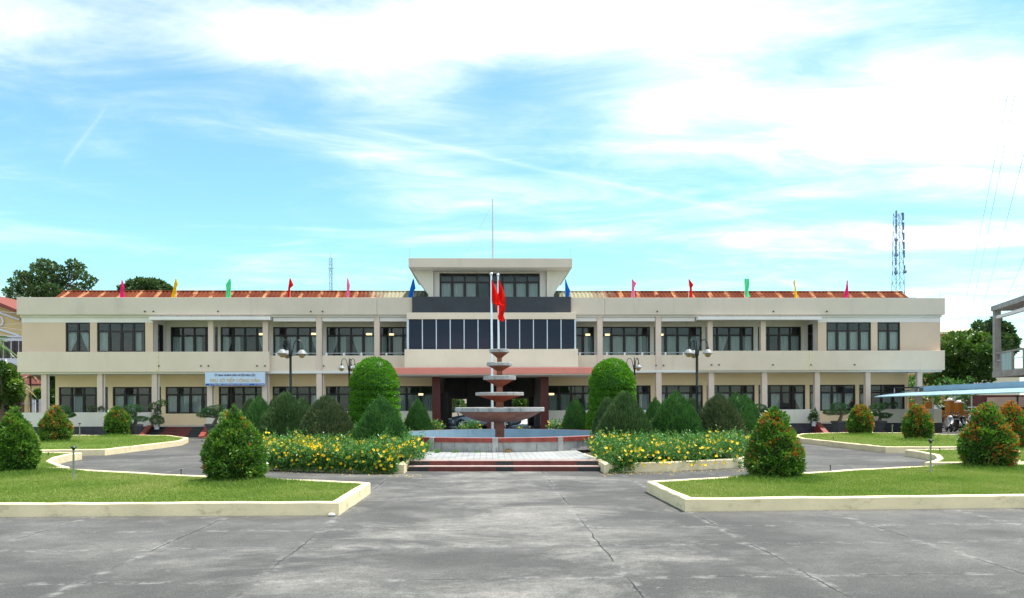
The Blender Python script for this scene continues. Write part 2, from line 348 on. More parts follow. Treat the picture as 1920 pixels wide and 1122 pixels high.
def inset(poly, d):
    n = len(poly); out = []
    a = sum(poly[i][0] * poly[(i + 1) % n][1] - poly[(i + 1) % n][0] * poly[i][1] for i in range(n)); s = 1 if a > 0 else -1
    for i in range(n):
        p0, p1, p2 = (Vector(poly[k % n]) for k in (i - 1, i, i + 1))
        e1 = (p1 - p0).normalized(); e2 = (p2 - p1).normalized()
        n1 = Vector((-e1.y, e1.x)) * s; n2 = Vector((-e2.y, e2.x)) * s
        m = n1 + n2; m = m / max(m.length_squared, .5) * 2 * d
        q = p1 + m; out.append((q.x, q.y))
    return out
def densify(poly, step=.5):
    out = []
    n = len(poly)
    for i in range(n):
        a, b = Vector(poly[i]), Vector(poly[(i + 1) % n]); k = max(1, int((b - a).length / step))
        for q in range(k): p = a.lerp(b, q / k); out.append((p.x, p.y))
    return out
rngk = random.Random(4)
def kerb_ring(poly, name, h=.25, wdt=.17):
    """a raised painted kerb that follows a closed line, slightly uneven by hand"""
    P = densify(poly, .45); I = inset(P, wdt); n = len(P)
    jit = lambda a: rngk.uniform(-a, a)
    o0 = [(p[0] + jit(.008), p[1] + jit(.008), 0) for p in P]
    hz = [h + jit(.007) for _ in P]
    o1 = [(p[0], p[1], z - .02) for p, z in zip(o0, hz)]
    P2 = inset(P, .02); o2 = [(p[0] + jit(.006), p[1] + jit(.006), z) for p, z in zip(P2, hz)]
    I2 = inset(P, wdt - .02); i2 = [(p[0] + jit(.008), p[1] + jit(.008), z) for p, z in zip(I2, hz)]
    i1 = [(p[0], p[1], z - .02) for p, z in zip(I, hz)]; i0 = [(p[0], p[1], 0) for p in I]
    m = MB(); loops = [o0, o1, o2, i2, i1, i0]; vs = [p for l in loops for p in l]; fs = []
    a = sum(P[i][0] * P[(i + 1) % n][1] - P[(i + 1) % n][0] * P[i][1] for i in range(n))
    for q in range(5):
        for i in range(n):
            i2_ = (i + 1) % n; f = (q * n + i, q * n + i2_, (q + 1) * n + i2_, (q + 1) * n + i); fs.append(f if a > 0 else f[::-1])
    m.add(vs, fs); o = m.build(name, KERB); tag(o, kind='structure'); return o
def inside(px, py, poly):
    n = len(poly); r = np.zeros(len(px), bool); j = n - 1
    for i in range(n):
        xi, yi = poly[i]; xj, yj = poly[j]
        c = ((yi > py) != (yj > py)) & (px < (xj - xi) * (py - yi) / (yj - yi + 1e-12) + xi); r ^= c; j = i
    return r

def npmesh(name, verts, nper, tint, mat, parent=None, label=None):
    """leaf-like polygons: verts (N, nper, 3), one tint per polygon"""
    Nn = len(verts); me = bpy.data.meshes.new(name)
    me.vertices.add(Nn * nper); me.vertices.foreach_set('co', verts.reshape(-1).astype(np.float32))
    me.loops.add(Nn * nper); me.loops.foreach_set('vertex_index', np.arange(Nn * nper, dtype=np.int32))
    me.polygons.add(Nn); me.polygons.foreach_set('loop_start', np.arange(0, Nn * nper, nper, dtype=np.int32))
    at_ = me.attributes.new('tint', 'FLOAT', 'POINT'); at_.data.foreach_set('value', np.repeat(tint, nper).astype(np.float32))
    me.materials.append(mat); me.update(calc_edges=True)
    o = bpy.data.objects.new(name, me); COL.objects.link(o)
    if parent is not None: o.parent = parent
    return o
def vnoise(p, scale, seed):
    """smooth value noise on points (N,3)"""
    q = p * scale; i = np.floor(q).astype(np.int64); f = q - i; f = f * f * (3 - 2 * f)
    def h(a, b, c):
        x = (a * 374761393 + b * 668265263 + c * 1274126177 + seed * 974711) & 0x7fffffff
        x = ((x ^ (x >> 13)) * 1274126177) & 0x7fffffff
        return ((x ^ (x >> 16)) & 0xffff) / 65535.0
    r = 0
    for dx in (0, 1):
        for dy in (0, 1):
            for dz in (0, 1):
                wt = (f[:, 0] if dx else 1 - f[:, 0]) * (f[:, 1] if dy else 1 - f[:, 1]) * (f[:, 2] if dz else 1 - f[:, 2])
                r = r + wt * h(i[:, 0] + dx, i[:, 1] + dy, i[:, 2] + dz)
    return r
def unit(v): return v / np.maximum(np.linalg.norm(v, axis=1, keepdims=True), 1e-9)

def blades(poly, z, dens, hgt, seed, tuft=()):
    rg = np.random.default_rng(seed); xs = [p[0] for p in poly]; ys = [p[1] for p in poly]
    A = (max(xs) - min(xs)) * (max(ys) - min(ys)); n = int(A * dens)
    x = rg.uniform(min(xs), max(xs), n); y = rg.uniform(min(ys), max(ys), n)
    k = inside(x, y, poly) & (np.abs(x - .035 * y) < .85 * y + 5); x = x[k]; y = y[k]
    p = np.stack([x, y, np.full_like(x, z)], 1)
    t = .12 + .50 * vnoise(p, .55, seed) + .35 * vnoise(p, 1.9, seed + 3) + .3 * (rg.random(len(x)) - .5)
    hh = hgt * (.5 + rg.random(len(x))) * (.7 + .6 * vnoise(p, 2.5, seed + 5))
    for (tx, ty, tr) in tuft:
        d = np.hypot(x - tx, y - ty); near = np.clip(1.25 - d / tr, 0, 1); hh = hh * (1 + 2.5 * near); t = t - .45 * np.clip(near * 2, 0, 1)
    a = rg.uniform(0, 2 * np.pi, len(x)); wd = .008 + .006 * rg.random(len(x))
    s = np.stack([np.cos(a), np.sin(a), 0 * a], 1) * wd[:, None]
    lean = rg.normal(0, .5, (len(x), 2)) * hh[:, None]
    tip = p + np.stack([lean[:, 0], lean[:, 1], hh], 1)
    return np.stack([p - s, p + s, tip], 1), np.clip(t, 0, 1)

def px2(L_, z=.25): return [(gr(a, b, z).x, gr(a, b, z).y) for a, b in L_]
def smooth_poly(p): return p
BUSH_SPOTS = dict(fl=(-5.82, 18.55), fr=(6.87, 18.65), l0=(-12.5, 21.4), r3=(13.6, 21.0), l1=(-20.6, 38.4), l2=(-20.9, 45.0), r1=(20.25, 41.6), r2=(19.85, 35.5), r4=(19.6, 29.0))
islands = {
 'front_left': [(-2.73, 14.56), (-2.66, 18.05)] + px2([(676, 904), (600, 900), (500, 896.5), (385, 892.5), (300, 888), (220, 884), (150, 879.5), (65, 877)]) + [(-22, 25.8), (-30, 28), (-30, 15.3)],
 'front_right': [(30, 15.15), (30, 24.5)] + [(18.8, 22.6)] + px2([(1800, 871), (1740, 873), (1680, 876), (1600, 880), (1510, 886), (1400, 893), (1300, 897)]) + [(3.69, 17.9), (3.76, 14.66)],
 'middle_left': [(-30, 26.5), (-15.9, 22.75), (-12.79, 22.7), (-12.05, 23.04), (-12.6, 23.7), (-13.2, 24.5), (-14.0, 25.65), (-14.7, 27.3), (-15.05, 28.7), (-15.05, 29.6), (-17.5, 30.6), (-30, 33)],
 'middle_right': [(30, 22.2), (18, 22.55), (14.2, 22.75), (13.05, 22.85), (13.7, 23.5), (14.43, 24.5), (15.2, 26.0), (15.55, 27.5), (15.65, 28.7), (18.1, 29.0), (30, 28.4)],
 'far_left': [(-40, 31.8), (-17.9, 31.7), (-15.25, 31.75), (-15.05, 35.0), (-14.95, 38.9), (-15.8, 42.0), (-18.2, 45.4), (-20.6, 46.0), (-26, 46.3), (-40, 46.3)],
 'far_right': [(40, 29.8), (18.7, 30.2), (15.85, 30.5), (15.6, 34), (15.45, 37.7), (16.1, 40.5), (17.7, 43.2), (20.5, 44.3), (24, 43.5), (25.2, 40), (26.5, 36.5), (40, 33)],
}
bl_v, bl_t = [], []
for i, (nm, P) in enumerate(islands.items()):
    kerb_ring(P, 'kerb')
    inn = inset(P, .16); MB().prism(inn, 0, .215).build('lawn', LAWNBASE)
    o = bpy.data.objects[[q.name for q in bpy.data.objects if q.name.startswith('lawn')][-1]]; tag(o, kind='structure')
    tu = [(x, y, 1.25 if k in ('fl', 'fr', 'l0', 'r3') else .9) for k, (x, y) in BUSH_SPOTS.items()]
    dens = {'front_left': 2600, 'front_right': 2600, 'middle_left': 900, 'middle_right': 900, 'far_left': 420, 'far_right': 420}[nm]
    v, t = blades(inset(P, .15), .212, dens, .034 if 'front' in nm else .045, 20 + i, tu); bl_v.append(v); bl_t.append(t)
go = npmesh('grass', np.concatenate(bl_v), 3, np.concatenate(bl_t), BLADE); tag(go, 'short mown lawn grass on the kerbed islands', 'grass', kind='stuff')

# roundabout bed with the fountain platform
bedP = [(-2.40, 22.95), (-4.69, 23.6), (-6.95, 24.7), (-8.4, 26.4), (-9.3, 29), (-9.6, 32.5), (-9.2, 36), (-7.6, 39.4), (-5, 41.6), (-2, 42.4), (2.5, 42.4),
        (5.6, 41.5), (8.2, 39.3), (9.7, 36), (10.2, 32.5), (9.9, 29), (9.2, 26.4), (8.0, 24.25), (5.4, 23.1), (3.42, 22.65), (3.42, 24.7), (3.25, 27), (-2.25, 27), (-2.40, 24.9)]
kerb_ring(bedP, 'kerb', .28, .2)
tag(MB().prism(inset(bedP, .19), 0, .18).build('flower_bed', SOIL), kind='structure')

def tilemat():
    m, t = newmat('white_mosaic_tile'); nn = t.nodes; lk = t.links
    tc = nn.new('ShaderNodeTexCoord'); b = nn.new('ShaderNodeTexBrick'); b.offset = 0; b.inputs['Scale'].default_value = 1
    b.inputs['Brick Width'].default_value = .2; b.inputs['Row Height'].default_value = .2; b.inputs['Mortar Size'].default_value = .012
    b.inputs['Color1'].default_value = (.40, .40, .385, 1); b.inputs['Color2'].default_value = (.33, .335, .325, 1); b.inputs['Mortar'].default_value = (.2, .2, .19, 1)
    lk.new(tc.outputs['Object'], b.inputs[0])
    n = nn.new('ShaderNodeTexNoise'); n.inputs['Scale'].default_value = 1.5; n.inputs['Detail'].default_value = 8; lk.new(tc.outputs['Object'], n.inputs['Vector'])
    mr = nn.new('ShaderNodeMapRange'); mr.inputs[1].default_value = .3; mr.inputs[2].default_value = .7; mr.inputs[3].default_value = .75; mr.inputs[4].default_value = 1.15; lk.new(n.outputs[0], mr.inputs[0])
    mx = nn.new('ShaderNodeMix'); mx.data_type = 'RGBA'; mx.blend_type = 'MULTIPLY'; mx.inputs[0].default_value = 1; lk.new(b.outputs[0], mx.inputs[6]); lk.new(mr.outputs[0], mx.inputs[7])
    p = nn.new('ShaderNodeBsdfPrincipled'); lk.new(mx.outputs[2], p.inputs['Base Color']); p.inputs['Roughness'].default_value = .55
    o = nn.new('ShaderNodeOutputMaterial'); lk.new(p.outputs[0], o.inputs[0]); return m
TILE = tilemat()
STEPBLACK = shader('black_step_tile', (.02, .022, .026), .4, .3, 4); STEPRED = shader('maroon_step_tile', (.13, .025, .022), .45, .3, 4)
STEPEDGE = shader('pinkish_step_edge', (.42, .30, .27), .7, .2, 4)
pm = MB(); pm.prism([(-2.4, 24.5), (3.42, 24.2), (3.3, 29), (5.9, 31), (6.1, 34), (4, 38), (0, 38.6), (-3, 38), (-5.1, 34), (-4.9, 31), (-2.3, 29)], .05, .3)
tag(pm.build('platform_paving', TILE), kind='structure')
# two broad steps in front of the platform, black ends and middle, maroon between
steps = thing('garden_steps', (.5, 23.9, 0), 'two low maroon and black steps up to the fountain terrace', 'steps')
ya = lambda x, o: 23.72 + o - (x + 2.4) * .075
for nm, o0, z0, z1 in (('tread', .0, 0, .15), ('tread', .40, 0, .296)):
    segs = [(-2.36, -1.75, STEPBLACK), (-1.75, .28, STEPRED), (.28, .82, STEPBLACK), (.82, 2.75, STEPRED), (2.75, 3.38, STEPBLACK)]
    m = MB()
    mats = [STEPBLACK, STEPRED, STEPEDGE]
    for a, b, mt in segs:
        m.mi = mats.index(mt); m.prism([(a, ya(a, o0)), (b, ya(b, o0)), (b, ya(b, o0) + .42), (a, ya(a, o0) + .42)], z0, z1 - .022)
        m.mi = 2; m.prism([(a, ya(a, o0 - .02)), (b, ya(b, o0 - .02)), (b, ya(b, o0) + .42), (a, ya(a, o0) + .42)], z1 - .022, z1)
    m.build('step', mats, steps)

# ------------------------------------------------------------------ fountain
FX, FY = .56, 32.3
ft = thing('fountain', (FX, FY, .3), 'five-tiered terracotta and concrete fountain in a round blue pool', 'fountain')
n = 64
MB().lathe([(4.62, 0), (4.62, .35), (4.5, .35), (4.5, 0)], (FX, FY, .3), n, False).build('pool_wall', CONC, ft)
rb = MB().lathe([(4.45, .35), (4.66, .35), (4.66, .5), (4.60, .51), (4.42, .51), (4.40, .35)], (FX, FY, .3), n, False).build('pool_rim', [REDBAND], ft)
MB().lathe([(4.36, -.02), (4.41, .49), (4.37, .515), (4.30, -.02)], (FX, FY, .3), n, False).build('pool_lining', POOLBLUE, ft)
MB().lathe([(0, .01), (4.36, .012)], (FX, FY, .3), n, False).build('pool_floor', POOLBLUE, ft)
for a in range(0, 360, 30):
    an = R(a + 267); c, s_ = math.cos(an), math.sin(an); cx, cy = FX + 4.6 * c, FY + 4.6 * s_
    tx, ty = -s_, c
    q = [(cx + tx * u * .1 + c * v * .09, cy + ty * u * .1 + s_ * v * .09) for u, v in ((-1, -1), (1, -1), (1, 1), (-1, 1))]
    MB().prism(q, .3, .812).build('pool_pier', CONC, ft)
tiers = [(1.85, 1.86, 1.25, .19, .16), (1.0, 2.48, 2.0, .16, .13), (.68, 3.16, 2.62, .13, .16), (.53, 3.71, 3.28, .115, .13), (.42, 4.26, 3.82, .10, .13)]
prevtop = .3
for i, (r, zt, zb, rs, rim) in enumerate(tiers):
    k = 48
    z = lambda q: q - .3
    prof = [(rs * 1.04, zb)]
    hgt = (zt - rim) - zb
    for q in range(1, 9):
        t = q / 8
        prof.append((rs + (r * .93 - rs) * (t ** (.62 if i == 0 else 1.15 if i < 2 else 1.5)) if i == 0 else rs + (r * .92 - rs) * (max(0, (t - .25) / .75) ** 1.15), zb + hgt * (t ** (1.55 if i == 0 else 1.0))))
    under = [(a, b - .0) for a, b in prof]
    MB().lathe([(a, b) for a, b in under] + [(r * .55, zt - rim * .6), (0.001, zt - rim * .7)], (FX, FY, 0), k, False).build('bowl', TERRA, ft, smooth=True)
    MB().lathe([(r * .90, zt - rim - .01), (r, zt - rim), (r, zt - .015), (r - .015, zt), (r * .93, zt), (r * .90, zt - rim + .02)], (FX, FY, 0), k, False).build('bowl_rim', CONC, ft, smooth=True)
    MB().lathe([(rs * 1.25 if i == 0 else rs * 1.1, prevtop), (rs, prevtop + .1), (rs, zb + .02)], (FX, FY, 0), 24).build('stem', TERRA, ft, smooth=True)
    prevtop = zt - rim * .7
# ------------------------------------------------------------------ office building
D = 48.8
Z0, ZC, ZB1, ZP0, ZP1 = .65, 4.03, 5.24, 7.51, 8.57
XL, XR, XM = -28.6, 29.13, .27
RW = D + 2.2                                     # recessed rear wall of the verandas
BL = thing('office_building', (XM, D, 0), 'long two-storey cream office building with verandas and rusty red roof', 'building')
def bx(nm, mt, *b, par=None, bev=0.0): return MB().box(*b).build(nm, mt, par or BL, bevel=bev)
def wall(nm, mt, x0, x1, z0, z1, y0, y1, openings):
    """a wall slab with rectangular openings (x0, x1, z0, z1), cut into strips that butt each other"""
    m = MB(); xs = sorted(openings); cur = x0
    for a, b, c, d in xs:
        if a > cur: m.box(cur, a, y0, y1, z0, z1)
        if c > z0: m.box(a, b, y0, y1, z0, c)
        if d < z1: m.box(a, b, y0, y1, d, z1)
        cur = b
    if x1 > cur: m.box(cur, x1, y0, y1, z0, z1)
    return m.build(nm, mt, BL)
rw = random.Random(11)
def curtain(par, x0, x1, z0, z1, Y, style):
    w_ = x1 - x0; m = MB(); rows = []
    for i in range(9):
        t = i / 8; z = z1 + (z0 - z1) * t
        if style == 'left': a, b = x0, x0 + w_ * (1 - .72 * t ** 1.2)
        elif style == 'right': a, b = x0 + w_ * .72 * t ** 1.2, x1
        elif style == 'half': a, b = x0, x0 + w_ * .55
        else: a, b = x0, x1
        rows.append([(a + (b - a) * k / 16, Y + .035 * math.sin(k * 2.4 + x0 * 7) * (1 if style in ('full', 'half') else .6), z) for k in range(17)])
    m.grid(rows); o = m.build('curtain', CURTAIN, par, smooth=True); return o
def window(x0, x1, z0, z1, Y, n=4, tr=.70, curt='', fw_=.075, par=None, name='window'):
    """dark timber frame with mullions and a transom; glass and curtains are its own pieces"""
    m = MB(); y0, y1 = Y - .03, Y + .06; zt = z0 + (z1 - z0) * tr
    m.box(x0, x0 + fw_, y0, y1, z0, z1); m.box(x1 - fw_, x1, y0, y1, z0, z1)
    m.box(x0 + fw_, x1 - fw_, y0, y1, z0, z0 + fw_); m.box(x0 + fw_, x1 - fw_, y0, y1, z1 - fw_, z1)
    pw = (x1 - x0) / n
    for i in range(1, n):
        c = x0 + pw * i; m.box(c - .055, c + .055, y0 + .005, y1 - .005, z0 + fw_, z1 - fw_)
    for i in range(n):
        a = x0 + pw * i + (fw_ if i == 0 else .055); b = x0 + pw * (i + 1) - (fw_ if i == n - 1 else .055)
        m.box(a, b, y0 + .01, y1 - .01, zt - .05, zt + .05)
        # sash edges
        m.box(a, a + .035, y0 + .02, y1 - .02, z0 + fw_, zt - .05); m.box(b - .035, b, y0 + .02, y1 - .02, z0 + fw_, zt - .05)
    o = m.build(name, FRAME, par or BL)
    g_ = MB()
    for i in range(n):
        g_.box(x0 + pw * i + .04, x0 + pw * (i + 1) - .04, Y + .02, Y + .028, z0 + .04, z1 - .04)
    g_.build('pane', GLASS, o)
    for i, c in enumerate(curt):
        if c == '.': continue
        st = {'f': 'full', 'l': 'left', 'r': 'right', 'h': 'half'}[c]
        curtain(o, x0 + pw * i + .02, x0 + pw * (i + 1) - .02, z0 + .05, zt + .02, Y + .16, st)
    return o
# floors, roof deck, inner and rear walls
# plinth and ground floor
gx0, gx1 = -27.6, 28.05
PX0, PX1 = -2.76, 3.3                             # the open carriage porch between the maroon pillars
for a, b in ((-28.46, PX0 - .5), (PX1 + .5, 29.0)): bx('floor_slab', STONE, a, b, D + .0, D + 12, .0, .62); 
for a, b in ((-28.46, PX0 - .5), (PX1 + .5, 29.0)): bx('veranda_floor', PALE, a, b, D + .02, D + 12, .62, .652)
bx('first_floor_slab', SOFFIT, XL + .08, XR - .08, D + .02, D + 12, ZC - .14, ZC + .02)
bx('roof_slab', SOFFIT, XL + .08, XR - .08, D + .02, D + 12, ZP0 - .12, ZP0 + .04)
for x0, x1 in ((gx0, gx0 + .2), (gx1 - .2, gx1)): bx('end_wall', TAN, x0, x1, RW + .26, D + 12, Z0, ZC - .14)
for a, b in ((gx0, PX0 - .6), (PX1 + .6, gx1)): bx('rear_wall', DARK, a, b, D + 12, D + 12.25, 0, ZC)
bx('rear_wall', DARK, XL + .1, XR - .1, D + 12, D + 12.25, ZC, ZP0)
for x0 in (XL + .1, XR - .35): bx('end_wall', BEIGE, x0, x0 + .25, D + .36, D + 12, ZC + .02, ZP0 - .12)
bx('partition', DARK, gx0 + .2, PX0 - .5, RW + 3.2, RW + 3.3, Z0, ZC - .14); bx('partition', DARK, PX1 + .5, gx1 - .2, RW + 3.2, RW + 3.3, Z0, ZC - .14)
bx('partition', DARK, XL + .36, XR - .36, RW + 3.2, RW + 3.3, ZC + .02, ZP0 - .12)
# ground-floor windows in the recessed wall
WL = [(-27.39, -24.29), (-23.99, -20.92), (-20.64, -17.52), (-17.25, -14.11), (-13.81, -10.66), (-10.38, -7.22), (-6.9, -3.42)]
WR = [(4.02, 7.15), (7.48, 10.82), (11.1, 14.28), (14.53, 17.73), (17.98, 21.12), (21.4, 24.49), (24.74, 27.83)]
zlo, zhi = 1.40, 3.13
opsL = [(a, b, zlo, zhi) for a, b in WL]; opsR = [(a, b, zlo, zhi) for a, b in WR]
wall('ground_floor_wall', TAN, gx0, PX0 - .55, Z0, ZC - .14, RW, RW + .24, opsL)
wall('ground_floor_wall', TAN, PX1 + .55, gx1, Z0, ZC - .14, RW, RW + .24, opsR)
cs = ['.f..', 'ff..', 'fff.', 'h.f.', '.f.f', 'f..h', '.fff', 'ff.f', '.fff', 'f.ff', 'fr.l', 'lf.r', 'fffl', 'h.ff']
for (a, b), c in zip(WL + WR, cs): window(a, b, zlo, zhi, RW + .09, 4, .70, c)
# front half walls and stone plinth between the columns, with gaps at the two flights of steps
for a, b in ((-28.46, -20.62), (-17.25, PX0 - .55), (PX1 + .55, 21.0), (24.4, 29.0)):
    bx('half_wall', PALE, a, b, D - .02, D + .16, .66, 1.53); bx('plinth', STONE, a, b, D - .06, D - .002, 0, .655)
# columns
CL = [-27.2, -23.82, -20.5, -17.12, -13.75, -10.36, -6.78]; CRt = [7.17, 10.88, 14.25, 17.66, 21.06, 24.34, 27.7]
tall = (-10.36, -6.78, 7.17, 10.88)
for x in CL + CRt:
    if x in tall: bx('column', COLUMN, x - .17, x + .17, D + .06, D + .40, .66, ZP0 - .12, bev=.01)
    else: bx('column', COLUMN, x - .16, x + .16, D + .17, D + .49, .66, ZC - .14, bev=.01)
    MB().tube([(x + .21, D + .36, .66), (x + .21, D + .36, ZC - .15)], .035, 8).build('downpipe', WHITE, BL)
for x in (-17.05, -13.7, 14.2, 17.6): bx('column', COLUMN, x - .16, x + .16, D + .19, D + .49, ZB1 - .02, 7.14, bev=.01)
# balcony fronts
bandL1, bandR0 = -13.35, 13.35
for a, b in ((XL, bandL1), (bandR0, XR)): bx('balcony_front', CREAM, a, b, D - .16, D + .16, ZC - .03, ZB1, bev=.012)
for a, b in ((bandL1, -10.53), (-10.19, -6.95), (-6.61, -5.0), (5.55, 7.0), (7.34, 10.71), (11.05, bandR0)):
    bx('balcony_front', CREAM, a, b, D + .12, D + .30, ZC - .01, 5.0)
    m = MB(); k = max(1, round((b - a) / 1.15))
    for i in range(k): 
        px_ = a + (b - a) * (i + .25) / k; m.box(px_ - .05, px_ + .05, D + .15, D + .25, 5.0, 5.17)
    m.build('railing_post', WHITE, BL) if k == 1 else None
    if k > 1:
        for i in range(k):
            px_ = a + (b - a) * (i + .25) / k; MB().box(px_ - .055, px_ + .055, D + .15, D + .26, 5.002, 5.18).build('railing_post', WHITE, BL)
    MB().tube([(a, D + .2, 5.15), (b, D + .2, 5.15)], .025, 8).build('handrail', METAL, BL)
# parapet fascia
bx('parapet', FASCIA, XL, -6.74, D - .20, D + .10, ZP0, ZP1, bev=.012); bx('parapet', FASCIA, -6.725, -4.55, D - .195, D + .10, ZP0, ZP1 + .005)
bx('parapet', FASCIA, 5.3, 7.43, D - .195, D + .10, ZP0, ZP1 + .005); bx('parapet', FASCIA, 7.445, XR, D - .20, D + .10, ZP0, ZP1, bev=.012)
for x0, x1 in ((XL, XL + .3), (XR - .3, XR)): bx('parapet', FASCIA, x0, x1, D + .105, D + 12, ZP0 + .042, ZP1 - .004)
# closed end blocks of the upper floor
wz0, wz1 = 5.245, 7.07
oL = [(-25.87, -24.39, wz0, wz1), (-23.97, -21.03, wz0, wz1)]; oR = [(21.65, 24.53, wz0, wz1), (24.95, 26.42, wz0, wz1)]
wall('upper_wall', BEIGE, XL + .10, -20.57, ZB1 - .04, wz1, D + .17, D + .35, oL); bx('frieze', WHITE, XL + .09, -20.57, D + .155, D + .35, wz1, ZP0)
wall('upper_wall', BEIGE, 21.1, XR - .10, ZB1 - .04, wz1, D + .17, D + .35, oR); bx('frieze', WHITE, 21.1, XR - .09, D + .155, D + .35, wz1, ZP0)
for (a, b, c, d), n_, q in zip(oL + oR, (2, 4, 4, 2), ('lr', 'f..h', 'ffff', 'ff')): window(a, b, c, d, D + .24, n_, .70, q)
# return walls with their narrow side windows
for x0, sgn in ((-20.57, 1), (21.1, -1)):
    xa, xb = (x0 - .22, x0) if sgn > 0 else (x0, x0 + .22)
    bx('return_wall', WHITE, xa, xb, D + .36, D + .95, ZC + .03, ZP0 - .13); bx('return_wall', WHITE, xa, xb, D + 1.75, RW + .2, ZC + .03, ZP0 - .13)
    bx('return_wall', WHITE, xa, xb, D + .95, D + 1.75, 7.05, ZP0 - .13); bx('return_wall', WHITE, xa, xb, D + .95, D + 1.75, ZC + .03, 5.2)
    m = MB(); xc = (xa + xb) / 2
    for q in ((D + .95, D + 1.02, 5.2, 7.05), (D + 1.68, D + 1.75, 5.2, 7.05), (D + 1.02, D + 1.68, 5.2, 5.27), (D + 1.02, D + 1.68, 6.98, 7.05), (D + 1.02, D + 1.68, 6.42, 6.5)): m.box(xc - .1, xc + .1, *q)
    o = m.build('side_window', FRAME, BL); MB().box(xc - .01, xc + .01, D + 1.0, D + 1.7, 5.25, 7.0).build('pane', GLASS, o)
# recessed upper windows
UL = [(-20.30, -17.30), (-17.12, -14.03), (-13.76, -10.61), (-10.33, -7.17), (-6.9, -3.85)]; UR = [(4.15, 7.1), (7.4, 10.79), (11.04, 14.22), (14.47, 17.67), (17.96, 20.85)]
uz0, uz1 = 4.85, 6.98
wall('upper_wall', PALE, -20.57, -3.6, ZC + .02, ZP0 - .12, RW, RW + .2, [(a, b, uz0, uz1) for a, b in UL])
wall('upper_wall', PALE, 3.9, 21.1, ZC + .02, ZP0 - .12, RW, RW + .2, [(a, b, uz0, uz1) for a, b in UR])
uc = ['ff.f', 'f..l', '.r.f', 'l...', '....', '.h..', '..ff', 'f.ff', 'r.ff', 'l.f.']
uc = ['ffhh', 'lh.r', 'lrfr', 'lhrf', 'hf.f', 'ff.f', 'ffff', 'ffff', '.lff', 'l.ff']
for (a, b), c in zip(UL + UR, uc): window(a, b, uz0, uz1, RW + .08, 4, .735, c)
# white sun shades hung under the parapet
for a, b, y in ((-20.56, -13.28, D - .42), (13.25, 21.09, D - .42)):
    bx('sunshade', WHITE, a, b, y, y + .5, 7.17, 7.36)
    k = 8
    for i in range(k): 
        x = a + .5 + (b - a - .9) * i / (k - 1); MB().box(x - .03, x + .03, y + .35, y + .41, 7.362, 7.52).build('sunshade_hanger', WHITE, BL)
for a, b in ((-13.2, -10.55), (-10.17, -6.97), (-6.59, -4.9), (5.5, 6.98), (7.36, 10.69), (11.07, 13.2)):
    bx('sunshade', WHITE, a, b, D + .12, D + .34, 7.13, 7.37)
    for x in (a + .45, (a + b) / 2 + .2, b - .35): MB().box(x - .03, x + .03, D + .2, D + .25, 7.372, 7.40).build('sunshade_hanger', WHITE, BL)
# ------------------------------------------------------------------ centre block
Yb = 47.6
bx('bay_front', CREAM, -4.93, 5.62, Yb - .12, D + .10, 4.1, 5.29, bev=.012)
bx('bay_cornice', CREAM, -4.80, 5.51, Yb - .08, D + .12, 7.12, 7.52, bev=.01)
bay = MB()
xs = np.linspace(-4.70, 5.44, 13)
for x in xs: bay.box(x - .028, x + .028, Yb - .01, Yb + .06, 5.29, 7.12)
for x in (-4.80, 5.44): bay.box(x, x + .07, Yb - .02, D + .1, 5.29, 7.12)
o = bay.build('bay_window', MULL, BL)
for a, b in zip(xs[:-1], xs[1:]): MB().box(a + .028, b - .028, Yb + .02, Yb + .03, 5.29, 7.12).build('pane', BLUEGLASS, o)
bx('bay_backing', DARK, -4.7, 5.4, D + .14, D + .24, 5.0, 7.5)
bx('dark_parapet', CHAR, -4.545, 5.295, D - .40, D + .08, 7.525, 8.60)
# third-floor room under the big flat slab
Y3 = 49.35
bx('roof_canopy', FASCIA, -4.69, 5.31, 47.7, 55.0, 10.30, 10.86, bev=.012)
bx('roof_canopy_soffit', SOFFIT, -4.6, 5.22, 47.8, 55.0, 10.275, 10.298)
wall('third_floor_wall', PALE, -3.25, 3.82, 8.4, 10.275, Y3, Y3 + .2, [(-2.90, 3.42, 8.45, 10.2)])
o3 = window(-2.90, 3.42, 8.55, 10.2, Y3 + .06, 8, .66, 'fff.ffff')
for a, b in ((-3.24, -2.92), (3.44, 3.80)): bx('pilaster', WHITE, a, b, Y3 - .08, Y3 - .002, 8.0, 10.27)
for s, xo, xi in ((-1, -4.55, -3.26), (1, 5.17, 3.83)):
    q = [(xi, 8.6), (xi, 10.27), (xo, 10.27), (xo - s * (.95), 8.75)]
    if s < 0: q = [(xi, 8.62), (xi, 10.27), (xo, 10.27), (xo + .98, 8.80), (xo + .98, 8.62)]
    else: q = [(xi, 8.62), (xi, 10.27), (xo, 10.27), (xo - .90, 8.80), (xo - .90, 8.62)]
    MB().prism_y(q, 48.75, 54.5).build('flared_wall', PALE, BL)
bx('third_floor_back', DARK, -3.2, 3.8, Y3 + 4, Y3 + 4.1, 7.6, 10.27)
